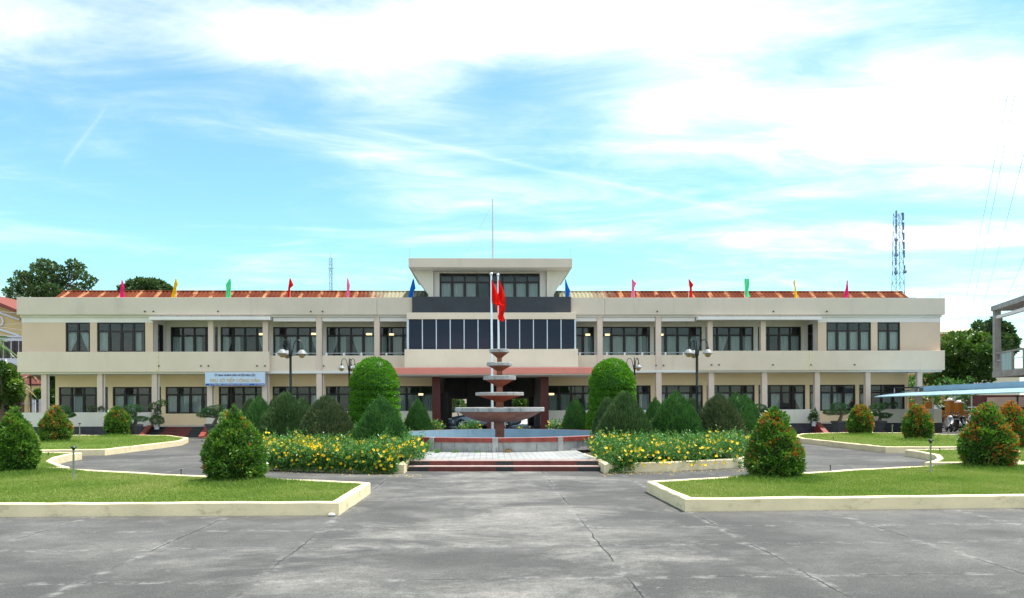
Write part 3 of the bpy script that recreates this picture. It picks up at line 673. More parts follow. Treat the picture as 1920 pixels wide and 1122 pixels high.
# rusty corrugated roof
def roofmat():
    m, t = newmat('rusty_corrugated_roof'); nn = t.nodes; lk = t.links
    tc = nn.new('ShaderNodeTexCoord'); sp = nn.new('ShaderNodeSeparateXYZ'); lk.new(tc.outputs['Object'], sp.inputs[0])
    def ns(sc, scale, det, rough, dist=0):
        mp = nn.new('ShaderNodeMapping'); mp.inputs[3].default_value = sc; lk.new(tc.outputs['Object'], mp.inputs[0])
        n = nn.new('ShaderNodeTexNoise'); n.inputs['Scale'].default_value = scale; n.inputs['Detail'].default_value = det; n.inputs['Roughness'].default_value = rough; lk.new(mp.outputs[0], n.inputs['Vector']); return n.outputs[0]
    def mr(v, a, b, c=0, d=1):
        n = nn.new('ShaderNodeMapRange'); n.interpolation_type = 'SMOOTHSTEP'; n.inputs[1].default_value = a; n.inputs[2].default_value = b; n.inputs[3].default_value = c; n.inputs[4].default_value = d; lk.new(v, n.inputs[0]); return n.outputs[0]
    def mix(f, a, b):
        n = nn.new('ShaderNodeMix'); n.data_type = 'RGBA'; lk.new(f, n.inputs[0])
        for i, v in ((6, a), (7, b)):
            if isinstance(v, tuple): n.inputs[i].default_value = (*v, 1)
            else: lk.new(v, n.inputs[i])
        return n.outputs[2]
    c = mix(mr(ns((1, .25, 1), 1.1, 6, .65), .35, .65), (.105, .024, .012), (.165, .045, .020))
    wv = nn.new('ShaderNodeTexWave'); wv.bands_direction = 'X'; wv.inputs['Scale'].default_value = .27; wv.inputs['Distortion'].default_value = 1.6; wv.inputs['Detail'].default_value = 3; wv.inputs['Detail Scale'].default_value = 1.4
    lk.new(tc.outputs['Object'], wv.inputs[0])
    fresh = nn.new('ShaderNodeMath'); fresh.operation = 'MULTIPLY'; lk.new(mr(wv.outputs['Fac'], .80, .97), fresh.inputs[0]); lk.new(mr(ns((1.2, .5, 1), 2.2, 5, .7), .36, .6), fresh.inputs[1])
    c = mix(fresh.outputs[0], c, (.42, .20, .10))
    ab = nn.new('ShaderNodeMath'); ab.operation = 'ABSOLUTE'; lk.new(sp.outputs[0], ab.inputs[0])
    wob = nn.new('ShaderNodeMath'); wob.operation = 'MULTIPLY_ADD'; lk.new(ns((2.5, .4, 1), 1, 4, .7), wob.inputs[0]); wob.inputs[1].default_value = 4.0; lk.new(ab.outputs[0], wob.inputs[2])
    c = mix(mr(wob.outputs[0], 8.2, 10.5, 1, 0), c, (.30, .28, .19)); c = mix(mr(wob.outputs[0], 6.3, 7.6, 1, 0), c, (.095, .115, .09))
    p = nn.new('ShaderNodeBsdfPrincipled'); lk.new(c, p.inputs['Base Color']); p.inputs['Roughness'].default_value = .8; p.inputs['Specular IOR Level'].default_value = .05
    o_ = nn.new('ShaderNodeOutputMaterial'); lk.new(p.outputs[0], o_.inputs[0]); return m
ROOF = roofmat()
def corrugated(x0, x1, hip, y0, z0, y1, z1, step=.13):
    """rows of corrugation from eaves to ridge; plain gable ends"""
    m = MB(); n = int((x1 - x0) / step); rows = [[], []]
    for i in range(n + 1):
        x = x0 + (x1 - x0) * i / n; b = .035 * (1 if i % 2 else -1); e = 1.0
        rows[0].append((x, y0, z0 + b)); rows[1].append((x, y0 + (y1 - y0) * e, z0 + (z1 - z0) * e + b))
    m.grid(rows); return m
RXL, RXR = xat(117, D + 3.0, 546), xat(1692, D + 3.0, 553); RZ = 9.38
corrugated(RXL, RXR, 0, D + .5, 8.05, D + 3.0, RZ).build('roof', ROOF, BL)
back = MB()
back.grid([[(RXL, D + 11.5, 8.02), (RXR, D + 11.5, 8.02)], [(RXL, D + 3.0, RZ), (RXR, D + 3.0, RZ)]])
back.build('roof', ROOF, BL)
MB().tube([(RXL, D + 3.0, RZ + .02), (RXR, D + 3.0, RZ + .02)], .06, 8).build('ridge_cap', ROOF, BL)
bx('roof_hatch', CHAR, 25.8, 28.2, D + 1.5, D + 2.5, 8.74, 8.82)
# drain spouts
for px_, py_ in ((272, 584), (288, 584), (409, 584), (583, 584), (605, 584), (1232, 584), (1450, 584), (1550, 584),
                 (298, 686), (377, 686), (391, 686), (482, 686), (497, 686), (607, 686), (1120, 685), (1230, 685), (1244, 685), (1334, 684), (1348, 684), (1449, 684), (1520, 684), (1602, 684)):
    yy = D - .2 if py_ < 600 else (D - .16 if px_ < 505 or px_ > 1320 else D + .12)
    p_ = at(px_, py_, yy); MB().tube([(p_.x, yy + .05, p_.z), (p_.x, yy - .07, p_.z - .02)], .045, 8).build('drain_spout', BLACKMETAL, BL)
# dividing joints on the balcony front
for px_ in (296, 1519):
    p_ = at(px_, 680, D - .16); bx('downpipe', KERB, p_.x - .03, p_.x + .03, D - .19, D - .162, ZC, ZB1 - .01)
# carriage porch with salmon canopy
bx('porch_canopy', PINK, -5.25, 6.3, 44.0, D + .1, 3.66, 4.02, bev=.01)
bx('porch_canopy_top', CONC, -5.20, 6.25, 44.06, D - .2, 4.022, 4.05)
bx('porch_soffit', SOFFIT, -5.15, 6.2, 44.1, D + .08, 3.60, 3.658)
for a, b in ((-3.26, -2.76), (3.3, 3.80)): bx('porch_pillar', REDCOL, a, b, 47.3, 47.8, 0, 3.60, bev=.01)
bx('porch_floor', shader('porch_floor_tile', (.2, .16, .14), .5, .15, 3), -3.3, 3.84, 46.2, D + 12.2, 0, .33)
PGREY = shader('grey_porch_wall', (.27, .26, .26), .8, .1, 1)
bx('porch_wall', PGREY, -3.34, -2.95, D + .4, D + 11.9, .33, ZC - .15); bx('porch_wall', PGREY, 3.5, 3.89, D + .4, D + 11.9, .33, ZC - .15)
Yp = D + 9.0
oA = (at(846, 760, Yp).x, at(878, 760, Yp).x); oB = (at(959, 760, Yp).x, at(992, 760, Yp).x)
ztA = at(860, 747, Yp).z
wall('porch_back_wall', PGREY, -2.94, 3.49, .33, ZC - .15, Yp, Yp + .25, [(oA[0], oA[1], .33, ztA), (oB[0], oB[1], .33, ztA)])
for a, b in (oA, oB):
    m = MB(); m.box(a, a + .07, Yp - .04, Yp - .002, .33, ztA); m.box(b - .13, b, Yp - .04, Yp - .002, .33, ztA); m.box(a + .07, b - .13, Yp - .04, Yp - .002, ztA - .07, ztA); m.build('door_frame', CREAM, BL)
bx('stair_panel', shader('dark_timber_panel', (.02, .018, .02), .5, .2, 4, (1, 1, .2)), at(876, 760, D + 5).x, at(955, 760, D + 5).x, D + 5, D + 5.12, .33, 3.88)
m = MB()
for i in range(7):
    z = .45 + i * .28; m.box(at(828, 760, D + 1.5).x, at(841, 760, D + 1.5).x, D + 1.4, D + 1.46, z, z + .18)
m.box(at(828, 760, D + 1.5).x - .02, at(841, 760, D + 1.5).x + .02, D + 1.461, D + 1.50, .33, 2.7)
m.build('notice_rack', FRAME, BL)
# low maroon pier in front of the porch
bx('porch_pier', REDCOL, at(913, 790, 46.6).x, at(931, 790, 46.6).x, 46.4, 46.8, 0, 1.05, bev=.01)
# lit strip lights on the verandas
LIT = shader('lit_tube', (1, .80, .42), .5, 0, 1, emit=.75)
for px_, py_, wd_, Yq in ((692, 627, 10, RW - .1), (734, 627.5, 8, RW - .1), (588, 626.5, 8, RW - .1), (489, 627, 6, RW - .1), (1102, 628, 8, RW - .1), (1139, 628, 8, RW - .1), (1241, 628, 5, RW - .1), (1428, 627, 4, RW - .1), (1034, 739.5, 9, RW - .1), (789, 740, 8, RW - .1)):
    a, b = at(px_ - wd_ / 2, py_ - 1.6, Yq), at(px_ + wd_ / 2, py_ + 1.6, Yq)
    lf = MB().box(a.x - .04, b.x + .04, Yq + .02, Yq + .07, b.z - .01, a.z + .03).build('light_fitting', WHITE, BL); MB().box(a.x, b.x, Yq - .02, Yq + .018, b.z, a.z).build('light_tube', LIT, lf)
# the two flights of veranda steps with sloping cheeks
for xa, xb in ((-20.45, -17.2), (21.05, 24.3)):
    st = MB(); mats = [STEPBLACK, STEPRED]
    for i in range(4):
        y = D - 1.25 + i * .3
        for a, b, k in ((xa, xa + .8, 0), (xa + .8, xb - .8, 1), (xb - .8, xb, 0)): st.mi = k; st.box(a, b, y, D + .05, i * .158, (i + 1) * .158 - .002)
    st.build('veranda_steps', mats, BL)
    for a, b in ((xa - .32, xa - .002), (xb + .002, xb + .32)):
        MB().prism_x([(D - 1.55, 0), (D - .07, 0), (D - .07, .72), (D - .25, .72), (D - 1.55, .10)], a, b).build('step_cheek', REDBAND, BL)
# small front wall items: row of veranda pots on the half wall
# ------------------------------------------------------------------ sign
def textmesh(body, size, x, z, Y, mt, parent, name='lettering', width=None, bold=0.0):
    c = bpy.data.curves.new('lettering', 'FONT'); c.body = body; c.size = size; c.align_x = 'CENTER'; c.extrude = .006; c.offset = bold
    o = bpy.data.objects.new('lettering_curve', c); COL.objects.link(o)
    dg = bpy.context.evaluated_depsgraph_get(); me = bpy.data.meshes.new_from_object(o.evaluated_get(dg))
    bpy.data.objects.remove(o); bpy.data.curves.remove(c)
    xs_ = [v.co.x for v in me.vertices]; sx = 1.0
    if width and xs_: sx = width / (max(xs_) - min(xs_))
    off = wloc(parent)
    for v in me.vertices: v.co = (v.co.x * sx + x - off.x, Y - v.co.z - off.y, v.co.y + z - off.z)
    me.materials.clear(); me.materials.append(mt)
    o = bpy.data.objects.new(name, me); COL.objects.link(o); o.parent = parent; return o
Ys = D - .30
sa, sb = at(384.5, 699, Ys), at(497, 723.5, Ys)
sg = thing('signboard', ((sa.x + sb.x) / 2, Ys, sb.z), 'pale blue signboard with navy and gold lettering under the balcony', 'sign')
MB().box(sa.x, sb.x, Ys, Ys + .1, sb.z, sa.z).build('board', shader('sign_board', (.52, .64, .82), .4, .03, 2), sg)
MB().box(sa.x - .03, sb.x + .03, Ys + .02, Ys + .12, sa.z, sa.z + .04).build('frame', METAL, sg)
zb_ = sb.z + (sa.z - sb.z) * .17
MB().box(sa.x + .02, sb.x - .02, Ys - .008, Ys - .001, sb.z + .01, zb_).build('blue_strip', shader('sign_blue', (.015, .09, .38), .4, .03, 2), sg)
xm = (sa.x + sb.x) / 2; W_ = sb.x - sa.x
textmesh('ỦY BAN NHÂN DÂN HUYỆN ĐẠI LỘC', .17, xm, sb.z + .59, Ys - .006, shader('navy_letters', (.012, .02, .10), .5, .02), sg, width=W_ * .68, bold=.004)
textmesh('TRỤ SỞ TIẾP CÔNG DÂN', .27, xm, sb.z + .225, Ys - .006, shader('gold_letters', (.52, .36, .10), .4, .05), sg, width=W_ * .84, bold=.004)
textmesh('ĐC: 15 HÙNG VƯƠNG - THỊ TRẤN ÁI NGHĨA - ĐẠI LỘC - QUẢNG NAM', .085, xm - .35, sb.z + .045, Ys - .014, WHITE, sg, width=W_ * .66)
textmesh('ĐT: 0235.3865', .085, xm + 1.48, sb.z + .045, Ys - .014, WHITE, sg, width=W_ * .16)
# ------------------------------------------------------------------ roof masts
def rod(name, x, Y, z0, z1, r, label, cat): 
    t = MB().tube([(x, Y, z0), (x, Y, z1)], [r, r * .5], 6).build(name, METAL); tag(t, label, cat); return t
p_ = at(768.5, 483, 48.2); tag(rod('lightning_rod', p_.x, 48.2, 10.86, at(768, 464, 48.2).z, .02, 'thin lightning rod at the left end of the top roof slab', 'rod'))
p_ = at(1070.5, 485, 48.2); tag(rod('lightning_rod', p_.x, 48.2, 10.86, at(1070, 468, 48.2).z, .02, 'thin lightning rod at the right end of the top roof slab', 'rod'))
rod('lightning_rod', at(1763, 558, D + .3).x, D + .3, 8.57, at(1763, 546, D + .3).z, .018, 'thin rod at the right end of the long parapet', 'rod')
for px_, lb in ((488, 'thin rod behind the parapet between green and red pennants'), (700, 'thin rod behind the parapet between pink and blue pennants'), (1134, 'thin rod behind the parapet between blue and pink pennants'), (1540, 'thin rod behind the parapet between yellow and hot pink pennants')):
    rod('lightning_rod', at(px_, 548, D + 2.9).x, D + 2.9, 9.3, at(px_, 541, D + 2.9).z + .05, .015, lb, 'rod')
ms = thing('antenna_mast', (at(924, 484, 51).x, 51, 10.86), 'tall thin antenna mast with guy wires on the top roof slab', 'antenna')
mx_ = ms.location.x; ztop = at(924, 373, 51).z
MB().tube([(mx_, 51, 10.86), (mx_, 51, 10.86 + (ztop - 10.86) * .6), (mx_, 51, ztop)], [.07, .05, .03], 8).build('pole', METAL, ms)
for px_ in (862, 1000):
    e = at(px_, 484, 50.5); MB().tube([(mx_, 51, ztop - .35), (e.x, 50.5, 10.86)], .006, 4).build('guy_wire', METAL, ms)
# ------------------------------------------------------------------ pennants on the parapet and the two national flags
def cloth(name, rows, Y, mat, parent, amp=.05, fold=7.0, k=8):
    """hanging cloth: rows of (pixel y, left x, right x) on the plane y = Y, with folds in depth"""
    fine = []
    for (a, b) in zip(rows[:-1], rows[1:]):
        for i in range(4): t = i / 4; fine.append(tuple(a[j] + (b[j] - a[j]) * t for j in range(3)))
    fine.append(rows[-1]); m = MB(); g_ = []
    for r_, (py, x0, x1) in enumerate(fine):
        row = []
        for i in range(k + 1):
            u = i / k; p = at(x0 + (x1 - x0) * u, py, Y); row.append((p.x, Y + amp * math.sin(u * fold + r_ * .35) * (.3 + u), p.z))
        g_.append(row)
    m.grid(g_); o = m.build(name, mat, parent, smooth=True)
    return o
def pen_mat(n, c): return leaf_cloth(n, c)
def leaf_cloth(name, c):
    m, t = newmat(name); nn = t.nodes; lk = t.links
    tc = nn.new('ShaderNodeTexCoord'); n = nn.new('ShaderNodeTexNoise'); n.inputs['Scale'].default_value = 6; lk.new(tc.outputs['Object'], n.inputs['Vector'])
    mr = nn.new('ShaderNodeMapRange'); mr.inputs[3].default_value = .9; mr.inputs[4].default_value = 1.1; lk.new(n.outputs[0], mr.inputs[0])
    mx = nn.new('ShaderNodeMix'); mx.data_type = 'RGBA'; mx.blend_type = 'MULTIPLY'; mx.inputs[0].default_value = 1; mx.inputs[6].default_value = (*c, 1); lk.new(mr.outputs[0], mx.inputs[7])
    d = nn.new('ShaderNodeBsdfDiffuse'); lk.new(mx.outputs[2], d.inputs[0]); tr = nn.new('ShaderNodeBsdfTranslucent'); lk.new(mx.outputs[2], tr.inputs[0])
    ms_ = nn.new('ShaderNodeMixShader'); ms_.inputs[0].default_value = .45; lk.new(d.outputs[0], ms_.inputs[1]); lk.new(tr.outputs[0], ms_.inputs[2])
    o = nn.new('ShaderNodeOutputMaterial'); lk.new(ms_.outputs[0], o.inputs[0]); return m
PC = dict(hot=leaf_cloth('hot_pink_cloth', (.80, .03, .20)), yellow=leaf_cloth('yellow_cloth', (.80, .52, .015)), green=leaf_cloth('mint_cloth', (.10, .70, .30)), red=leaf_cloth('red_cloth', (.72, .015, .012)),
          pink=leaf_cloth('pink_cloth', (.85, .20, .40)), blue=leaf_cloth('blue_cloth', (.015, .16, .62)))
PEN = [('hot', 'hot pink pennant nearest the left end of the parapet', 229, [(525, 228, 229), (540, 226, 233), (546, 225.5, 232), (558.5, 225, 235.5)]),
 ('yellow', 'yellow pennant on the left half of the parapet', 330, [(523, 329, 330.5), (533, 326, 333), (540, 325, 331), (558.5, 321, 329)]),
 ('green', 'mint green pennant on the left half of the parapet', 431.5, [(523, 430.5, 432), (534, 423, 433), (545, 424.5, 433), (558.5, 423, 434)]),
 ('red', 'red pennant on the left half of the parapet', 543.5, [(522, 543, 544.5), (535, 541, 550), (541, 540, 544.5), (558.5, 539.5, 544)]),
 ('pink', 'pale pink pennant left of the blue pennant on the parapet', 651.5, [(522, 651, 652.5), (535, 650, 656), (545, 650, 655), (558.5, 649.5, 655)]),
 ('blue', 'blue pennant at the left end of the dark centre parapet', 775, [(524, 774, 776), (541, 769, 779), (546, 768, 776), (558, 765.5, 774)]),
 ('blue', 'blue pennant at the right end of the dark centre parapet', 1060, [(524, 1060, 1061), (538, 1060, 1066), (545, 1060, 1069), (557.5, 1060, 1067)]),
 ('pink', 'pale pink pennant right of the blue pennant on the parapet', 1185, [(524, 1185, 1186), (531, 1185, 1194), (540, 1185, 1189), (558, 1185, 1190)]),
 ('red', 'red pennant on the right half of the parapet', 1291.5, [(524, 1291.5, 1293), (534, 1292, 1301), (540, 1293, 1297), (558, 1294, 1298)]),
 ('green', 'mint green pennant on the right half of the parapet', 1396.5, [(523, 1396.5, 1405), (530, 1396.5, 1406), (545, 1397, 1403), (552, 1397.5, 1403.5), (557, 1398, 1408)]),
 ('yellow', 'yellow pennant on the right half of the parapet', 1491, [(525, 1490, 1491), (530, 1487, 1491), (540, 1490, 1492.5), (558.5, 1489, 1494)]),
 ('hot', 'hot pink pennant nearest the right end of the parapet', 1588.5, [(526, 1588, 1589.5), (540, 1586, 1591.5), (558.5, 1582, 1590)])]
for c, lb, px_, rows in PEN:
    Y = D + .16 if abs(px_ - 918) > 160 else D + .13
    p0, p1 = at(px_, rows[0][0] - 2, Y), at(px_, 562, Y)
    t = thing('pennant', (p1.x, Y, 8.5), lb, 'pennant', 'coloured pennants along the parapet')
    MB().tube([(p1.x, Y + .06, 8.3), (p0.x, Y + .06, p0.z)], .014, 6).build('pole', WHITE, t)
    cloth('flag', rows, Y, PC[c], t)
FLAGR = leaf_cloth('red_flag_cloth_bright', (.78, .018, .012))
for px_, pb, Y, ytop, rows, lb in ((921, 923.5, 39.8, 516, [(525, 922, 923), (533, 922, 926), (548, 922, 932), (560, 922.5, 936.5), (568, 923, 939), (571.5, 930, 944), (573.5, 938, 946)], 'tall steel flagpole with limp red flag on the left of the pair'),
                            (933.8, 936.5, 40.6, 517.5, [(525, 935, 936), (540, 935, 942), (556, 933, 946.5), (568, 931, 947.5), (575, 929, 948.5), (583, 932, 946), (592, 933, 944), (599, 934, 946), (603, 941, 945)], 'tall steel flagpole with long limp red flag on the right of the pair')):
    top = at(px_, ytop, Y); bot = at(pb, 810, Y)
    t = thing('flagpole', (bot.x, Y, 0), lb, 'flagpole', 'pair of flagpoles behind the fountain')
    MB().tube([(bot.x, Y, 0), (bot.x + (top.x - bot.x) * .45, Y, top.z * .45), (top.x, Y, top.z)], [.075, .065, .045], 12).build('pole', STEEL, t, smooth=True)
    MB().ball((top.x, Y, top.z + .05), .085, 14, 10).build('finial', STEEL, t, smooth=True)
    cloth('flag', rows, Y - .06, FLAGR, t, .10, 8.5, 14)

# ------------------------------------------------------------------ street lamps with three shades
LSHADE = shader('frosted_lamp_shade', (.24, .25, .25), .5, .05, 3); LBULB = shader('amber_lamp_glass', (.34, .24, .11), .35, .15, 5)
def lamp_post():
    t = thing('street_lamp', (0, 0, 0), 'x', 'street lamp', 'three-armed street lamps')
    m = MB(); m.lathe([(.16, 0), (.16, .12), (.10, .2), (.075, .5), (.065, .55), (.06, 1.2), (.075, 1.24), (.055, 1.3), (.05, 2.6), (.068, 2.63), (.05, 2.68), (.045, 3.78), (.075, 3.82), (.075, 4.0), (.04, 4.06), (.022, 4.42), (.005, 4.5)], (0, 0, 0), 14)
    m.build('post', BLACKMETAL, t, smooth=True)
    for k in range(3):
        a = R(120 * k); c, s = math.cos(a), math.sin(a)
        pts = [(c * r, s * r, z) for r, z in ((.05, 3.85), (.10, 4.10), (.14, 4.30), (.22, 4.42), (.32, 4.42), (.40, 4.33), (.43, 4.20), (.43, 4.10))]
        ar = MB().tube(pts, .018, 7).build('arm', BLACKMETAL, t, smooth=True)
        cx, cy = c * .43, s * .43
        MB().lathe([(.03, 4.14), (.05, 4.10), (.06, 4.05)], (cx, cy, 0), 12).build('cap', BLACKMETAL, ar)
        MB().lathe([(.06, 4.05), (.10, 4.02), (.21, 3.90), (.215, 3.885), (.19, 3.89)], (cx, cy, 0), 16).build('lamp_shade', LSHADE, ar, smooth=True)
        MB().lathe([(.02, 3.74), (.08, 3.76), (.12, 3.82), (.13, 3.885)], (cx, cy, 0), 16).build('lamp_glass', LBULB, ar, smooth=True)
    return t
lp = lamp_post()
for i, (px_, Y, rz, lb, s) in enumerate(((545, 30.0, 0, 'tall three-shade street lamp among the left cone shrubs', 1.0), (655, 43.0, 205, 'street lamp beside the left domed topiary', 1.0),
                                     (1190, 43.0, 170, 'street lamp beside the right domed topiary', 1.0), (1307, 30.2, 90, 'tall three-shade street lamp among the right cone shrubs', 1.0))):
    p = at(px_, 760, Y); o = lp if i == 0 else dup(lp, (0, 0, 0))
    o.location = (p.x, Y, .05); o.rotation_euler.z = R(rz); o['label'] = lb

# ------------------------------------------------------------------ garden bollard lights and sprinkler heads
def bollard():
    t = thing('garden_light', (0, 0, 0), 'x', 'garden light', 'slim garden lights on the lawns')
    MB().lathe([(.05, 0), (.05, .02), (.025, .03), (.022, .84), (.03, .85)], (0, 0, 0), 10).build('post', METAL, t, smooth=True)
    MB().lathe([(.03, .85), (.035, .90), (.06, .905), (.075, .93), (.055, .955), (.02, .96)], (0, 0, 0), 12).build('lamp_head', BLACKMETAL, t, smooth=True)
    return t
bo = bollard()
for i, (px_, py_, ytop, lb) in enumerate(((138, 898.5, 837, 'slim grey garden light near the front of the left lawn'), (149.5, 822.5, 793, 'slim garden light on the far left lawn by the slate plinth'),
                                   (1745, 887.5, 824, 'slim grey garden light near the front of the right lawn'), (1673, 815, 797, 'slim garden light on the far right lawn by the slate plinth'))):
    p = gr(px_, py_, .21); q = at(px_, ytop, p.y); o = bo if i == 0 else dup(bo, (0, 0, 0)); o.location = p; s = (q.z - .21) / .96; o.scale = (1, 1, s) ; o['label'] = lb
sp_ = None
for px_, py_, lb in ((339.5, 892, 'small sprinkler head at the back edge of the front left lawn'), (90.5, 857, 'small sprinkler head on the middle left lawn'), (1557, 884, 'small sprinkler head at the back edge of the front right lawn'), (1762, 849, 'small sprinkler head on the middle right lawn'), (1562.5, 826, 'small sprinkler head on the far right lawn')):
    p = gr(px_, py_, .21)
    if sp_ is None:
        sp_ = MB().lathe([(.045, 0), (.045, .02), (.012, .03), (.012, .13), (.022, .135), (.018, .165), (.004, .17)], (0, 0, 0), 10).build('sprinkler', BLACKMETAL, None, True); o = sp_
    else: o = sp_.copy(); COL.objects.link(o)
    o.location = p; tag(o, lb, 'sprinkler', 'sprinkler heads in the lawns')

# ------------------------------------------------------------------ car in the porch
CARP = shader('blue_grey_car_paint', (.15, .20, .27), .25, .05, 2, metal=.35, coat=.8); CARGL = shader('car_glass', (.012, .015, .02), .05, .05, 2, spec=.8)
TYRE = shader('tyre_rubber', (.018, .018, .018), .8, .1, 5); RIM = shader('alloy_rim', (.6, .62, .64), .25, .05, 4, metal=.8)
HEADL = shader('headlight_glass', (.7, .74, .76), .1, .05, 3, spec=.9); TAILL = shader('tail_light_red', (.35, .01, .01), .2, .05, 3)
def make_car(x0, yc, z0):
    """saloon facing -X, nose at x0"""
    t = thing('parked_car', (x0 + 2.35, yc, z0), 'blue grey saloon car parked in the porch behind the fountain', 'car')
    st = [(0, .38, .62, .62), (.10, .24, .72, .74), (.45, .20, .80, .84), (1.0, .20, .90, .88), (1.5, .20, .97, .9), (2.3, .20, .99, .9), (3.2, .20, 1.01, .9), (3.9, .22, 1.04, .88), (4.4, .28, 1.02, .82), (4.62, .34, .94, .76), (4.70, .42, .86, .68)]
    rows = []
    for x, zl, zh, hw in st:
        zm = (zl + zh) / 2
        sec = [(-hw * .86, zl), (-hw, zl + .12), (-hw * 1.0, zm), (-hw * .96, zh - .10), (-hw * .82, zh), (0, zh + .03), (hw * .82, zh), (hw * .96, zh - .10), (hw, zm), (hw, zl + .12), (hw * .86, zl), (-hw * .86, zl)]
        rows.append([(x0 + x, yc + a, z0 + b) for a, b in sec])
    m = MB(); m.grid(rows); m.add(rows[0][:-1], [tuple(range(11))]); m.add(rows[-1][:-1], [tuple(range(11))[::-1]])
    m.build('body', CARP, t, smooth=True)
    cab = [(1.30, .94, .95, .72), (2.0, .95, 1.38, .64), (2.6, .97, 1.44, .62), (3.2, .98, 1.42, .62), (3.75, 1.0, 1.22, .64), (4.15, 1.0, 1.03, .66)]
    rows = []
    for x, zl, zh, hw in cab:
        rows.append([(x0 + x, yc + a, z0 + b) for a, b in ((-hw - .17, zl - .03), (-hw - .02, zh - .05), (-hw + .1, zh - .01), (0, zh), (hw - .1, zh - .01), (hw + .02, zh - .05), (hw + .17, zl - .03))])
    MB().grid(rows).build('windows', CARGL, t, smooth=True)
    rows = [[(a, b, c + .012) for a, b, c in r_[1:-1]] for r_ in rows[1:-1]]
    MB().grid(rows).build('roof', CARP, t, smooth=True)
    for s in (-1, 1):
        for x in (.88, 3.62):
            wy = yc + s * .80; 
            wv = MB()
            def ring(prof, n=24):
                vs = []; fs = []
                for r_, y in prof:
                    for k in range(n): a = 2 * math.pi * k / n; vs.append((x0 + x + r_ * math.cos(a), wy + s * y, z0 + .325 + r_ * math.sin(a)))
                for i in range(len(prof) - 1):
                    for k in range(n): k2 = (k + 1) % n; fs.append((i * n + k, i * n + k2, (i + 1) * n + k2, (i + 1) * n + k))
                return vs, fs
            wh = MB().add(*ring([(.21, .08), (.30, .10), (.325, .07), (.325, -.10), (.22, -.1)])).build('wheel', TYRE, t, smooth=True)
            rm = MB(); rm.add(*ring([(.22, .085), (.205, .10), (.20, .06)]))
            for k in range(5):
                a = 2 * math.pi * k / 5; ca, sa_ = math.cos(a), math.sin(a)
                q = [(r_, w2) for r_, w2 in ((.03, -.03), (.205, -.035), (.205, .035), (.03, .03))]
                vs = [(x0 + x + r_ * ca - w2 * sa_, wy + s * yy, z0 + .325 + r_ * sa_ + w2 * ca) for yy in (.07, .098) for r_, w2 in q]
                rm.add(vs, [(0, 1, 2, 3), (4, 5, 6, 7), (0, 1, 5, 4), (1, 2, 6, 5), (2, 3, 7, 6), (3, 0, 4, 7)])
            rm.add(*ring([(.001, .10), (.05, .10), (.05, .06)], 12)); rm.build('rim', RIM, wh)
            MB().add(*ring([(.345, .075), (.37, .105), (.41, .10), (.40, .02)])).build('wheel_arch', BLACKMETAL if False else CARP, t, smooth=True)
        MB().ball((x0 + .16, yc + s * .62, z0 + .66), (.16, .14, .07), 10, 6).build('headlight', HEADL, t, smooth=True)
        MB().ball((x0 + 4.6, yc + s * .62, z0 + .82), (.1, .14, .09), 10, 6).build('tail_light', TAILL, t, smooth=True)
        MB().ball((x0 + 1.62, yc + s * .98, z0 + 1.0), (.07, .1, .065), 10, 6).build('wing_mirror', CARP, t, smooth=True)
        MB().box(x0 + 1.0, x0 + 3.9, yc + s * .905 - .008, yc + s * .905 + .008, z0 + .50, z0 + .525).build('trim_strip', RIM, t)
    return t
pc = at(840, 790, 50.2); make_car(pc.x, 50.6, .33)

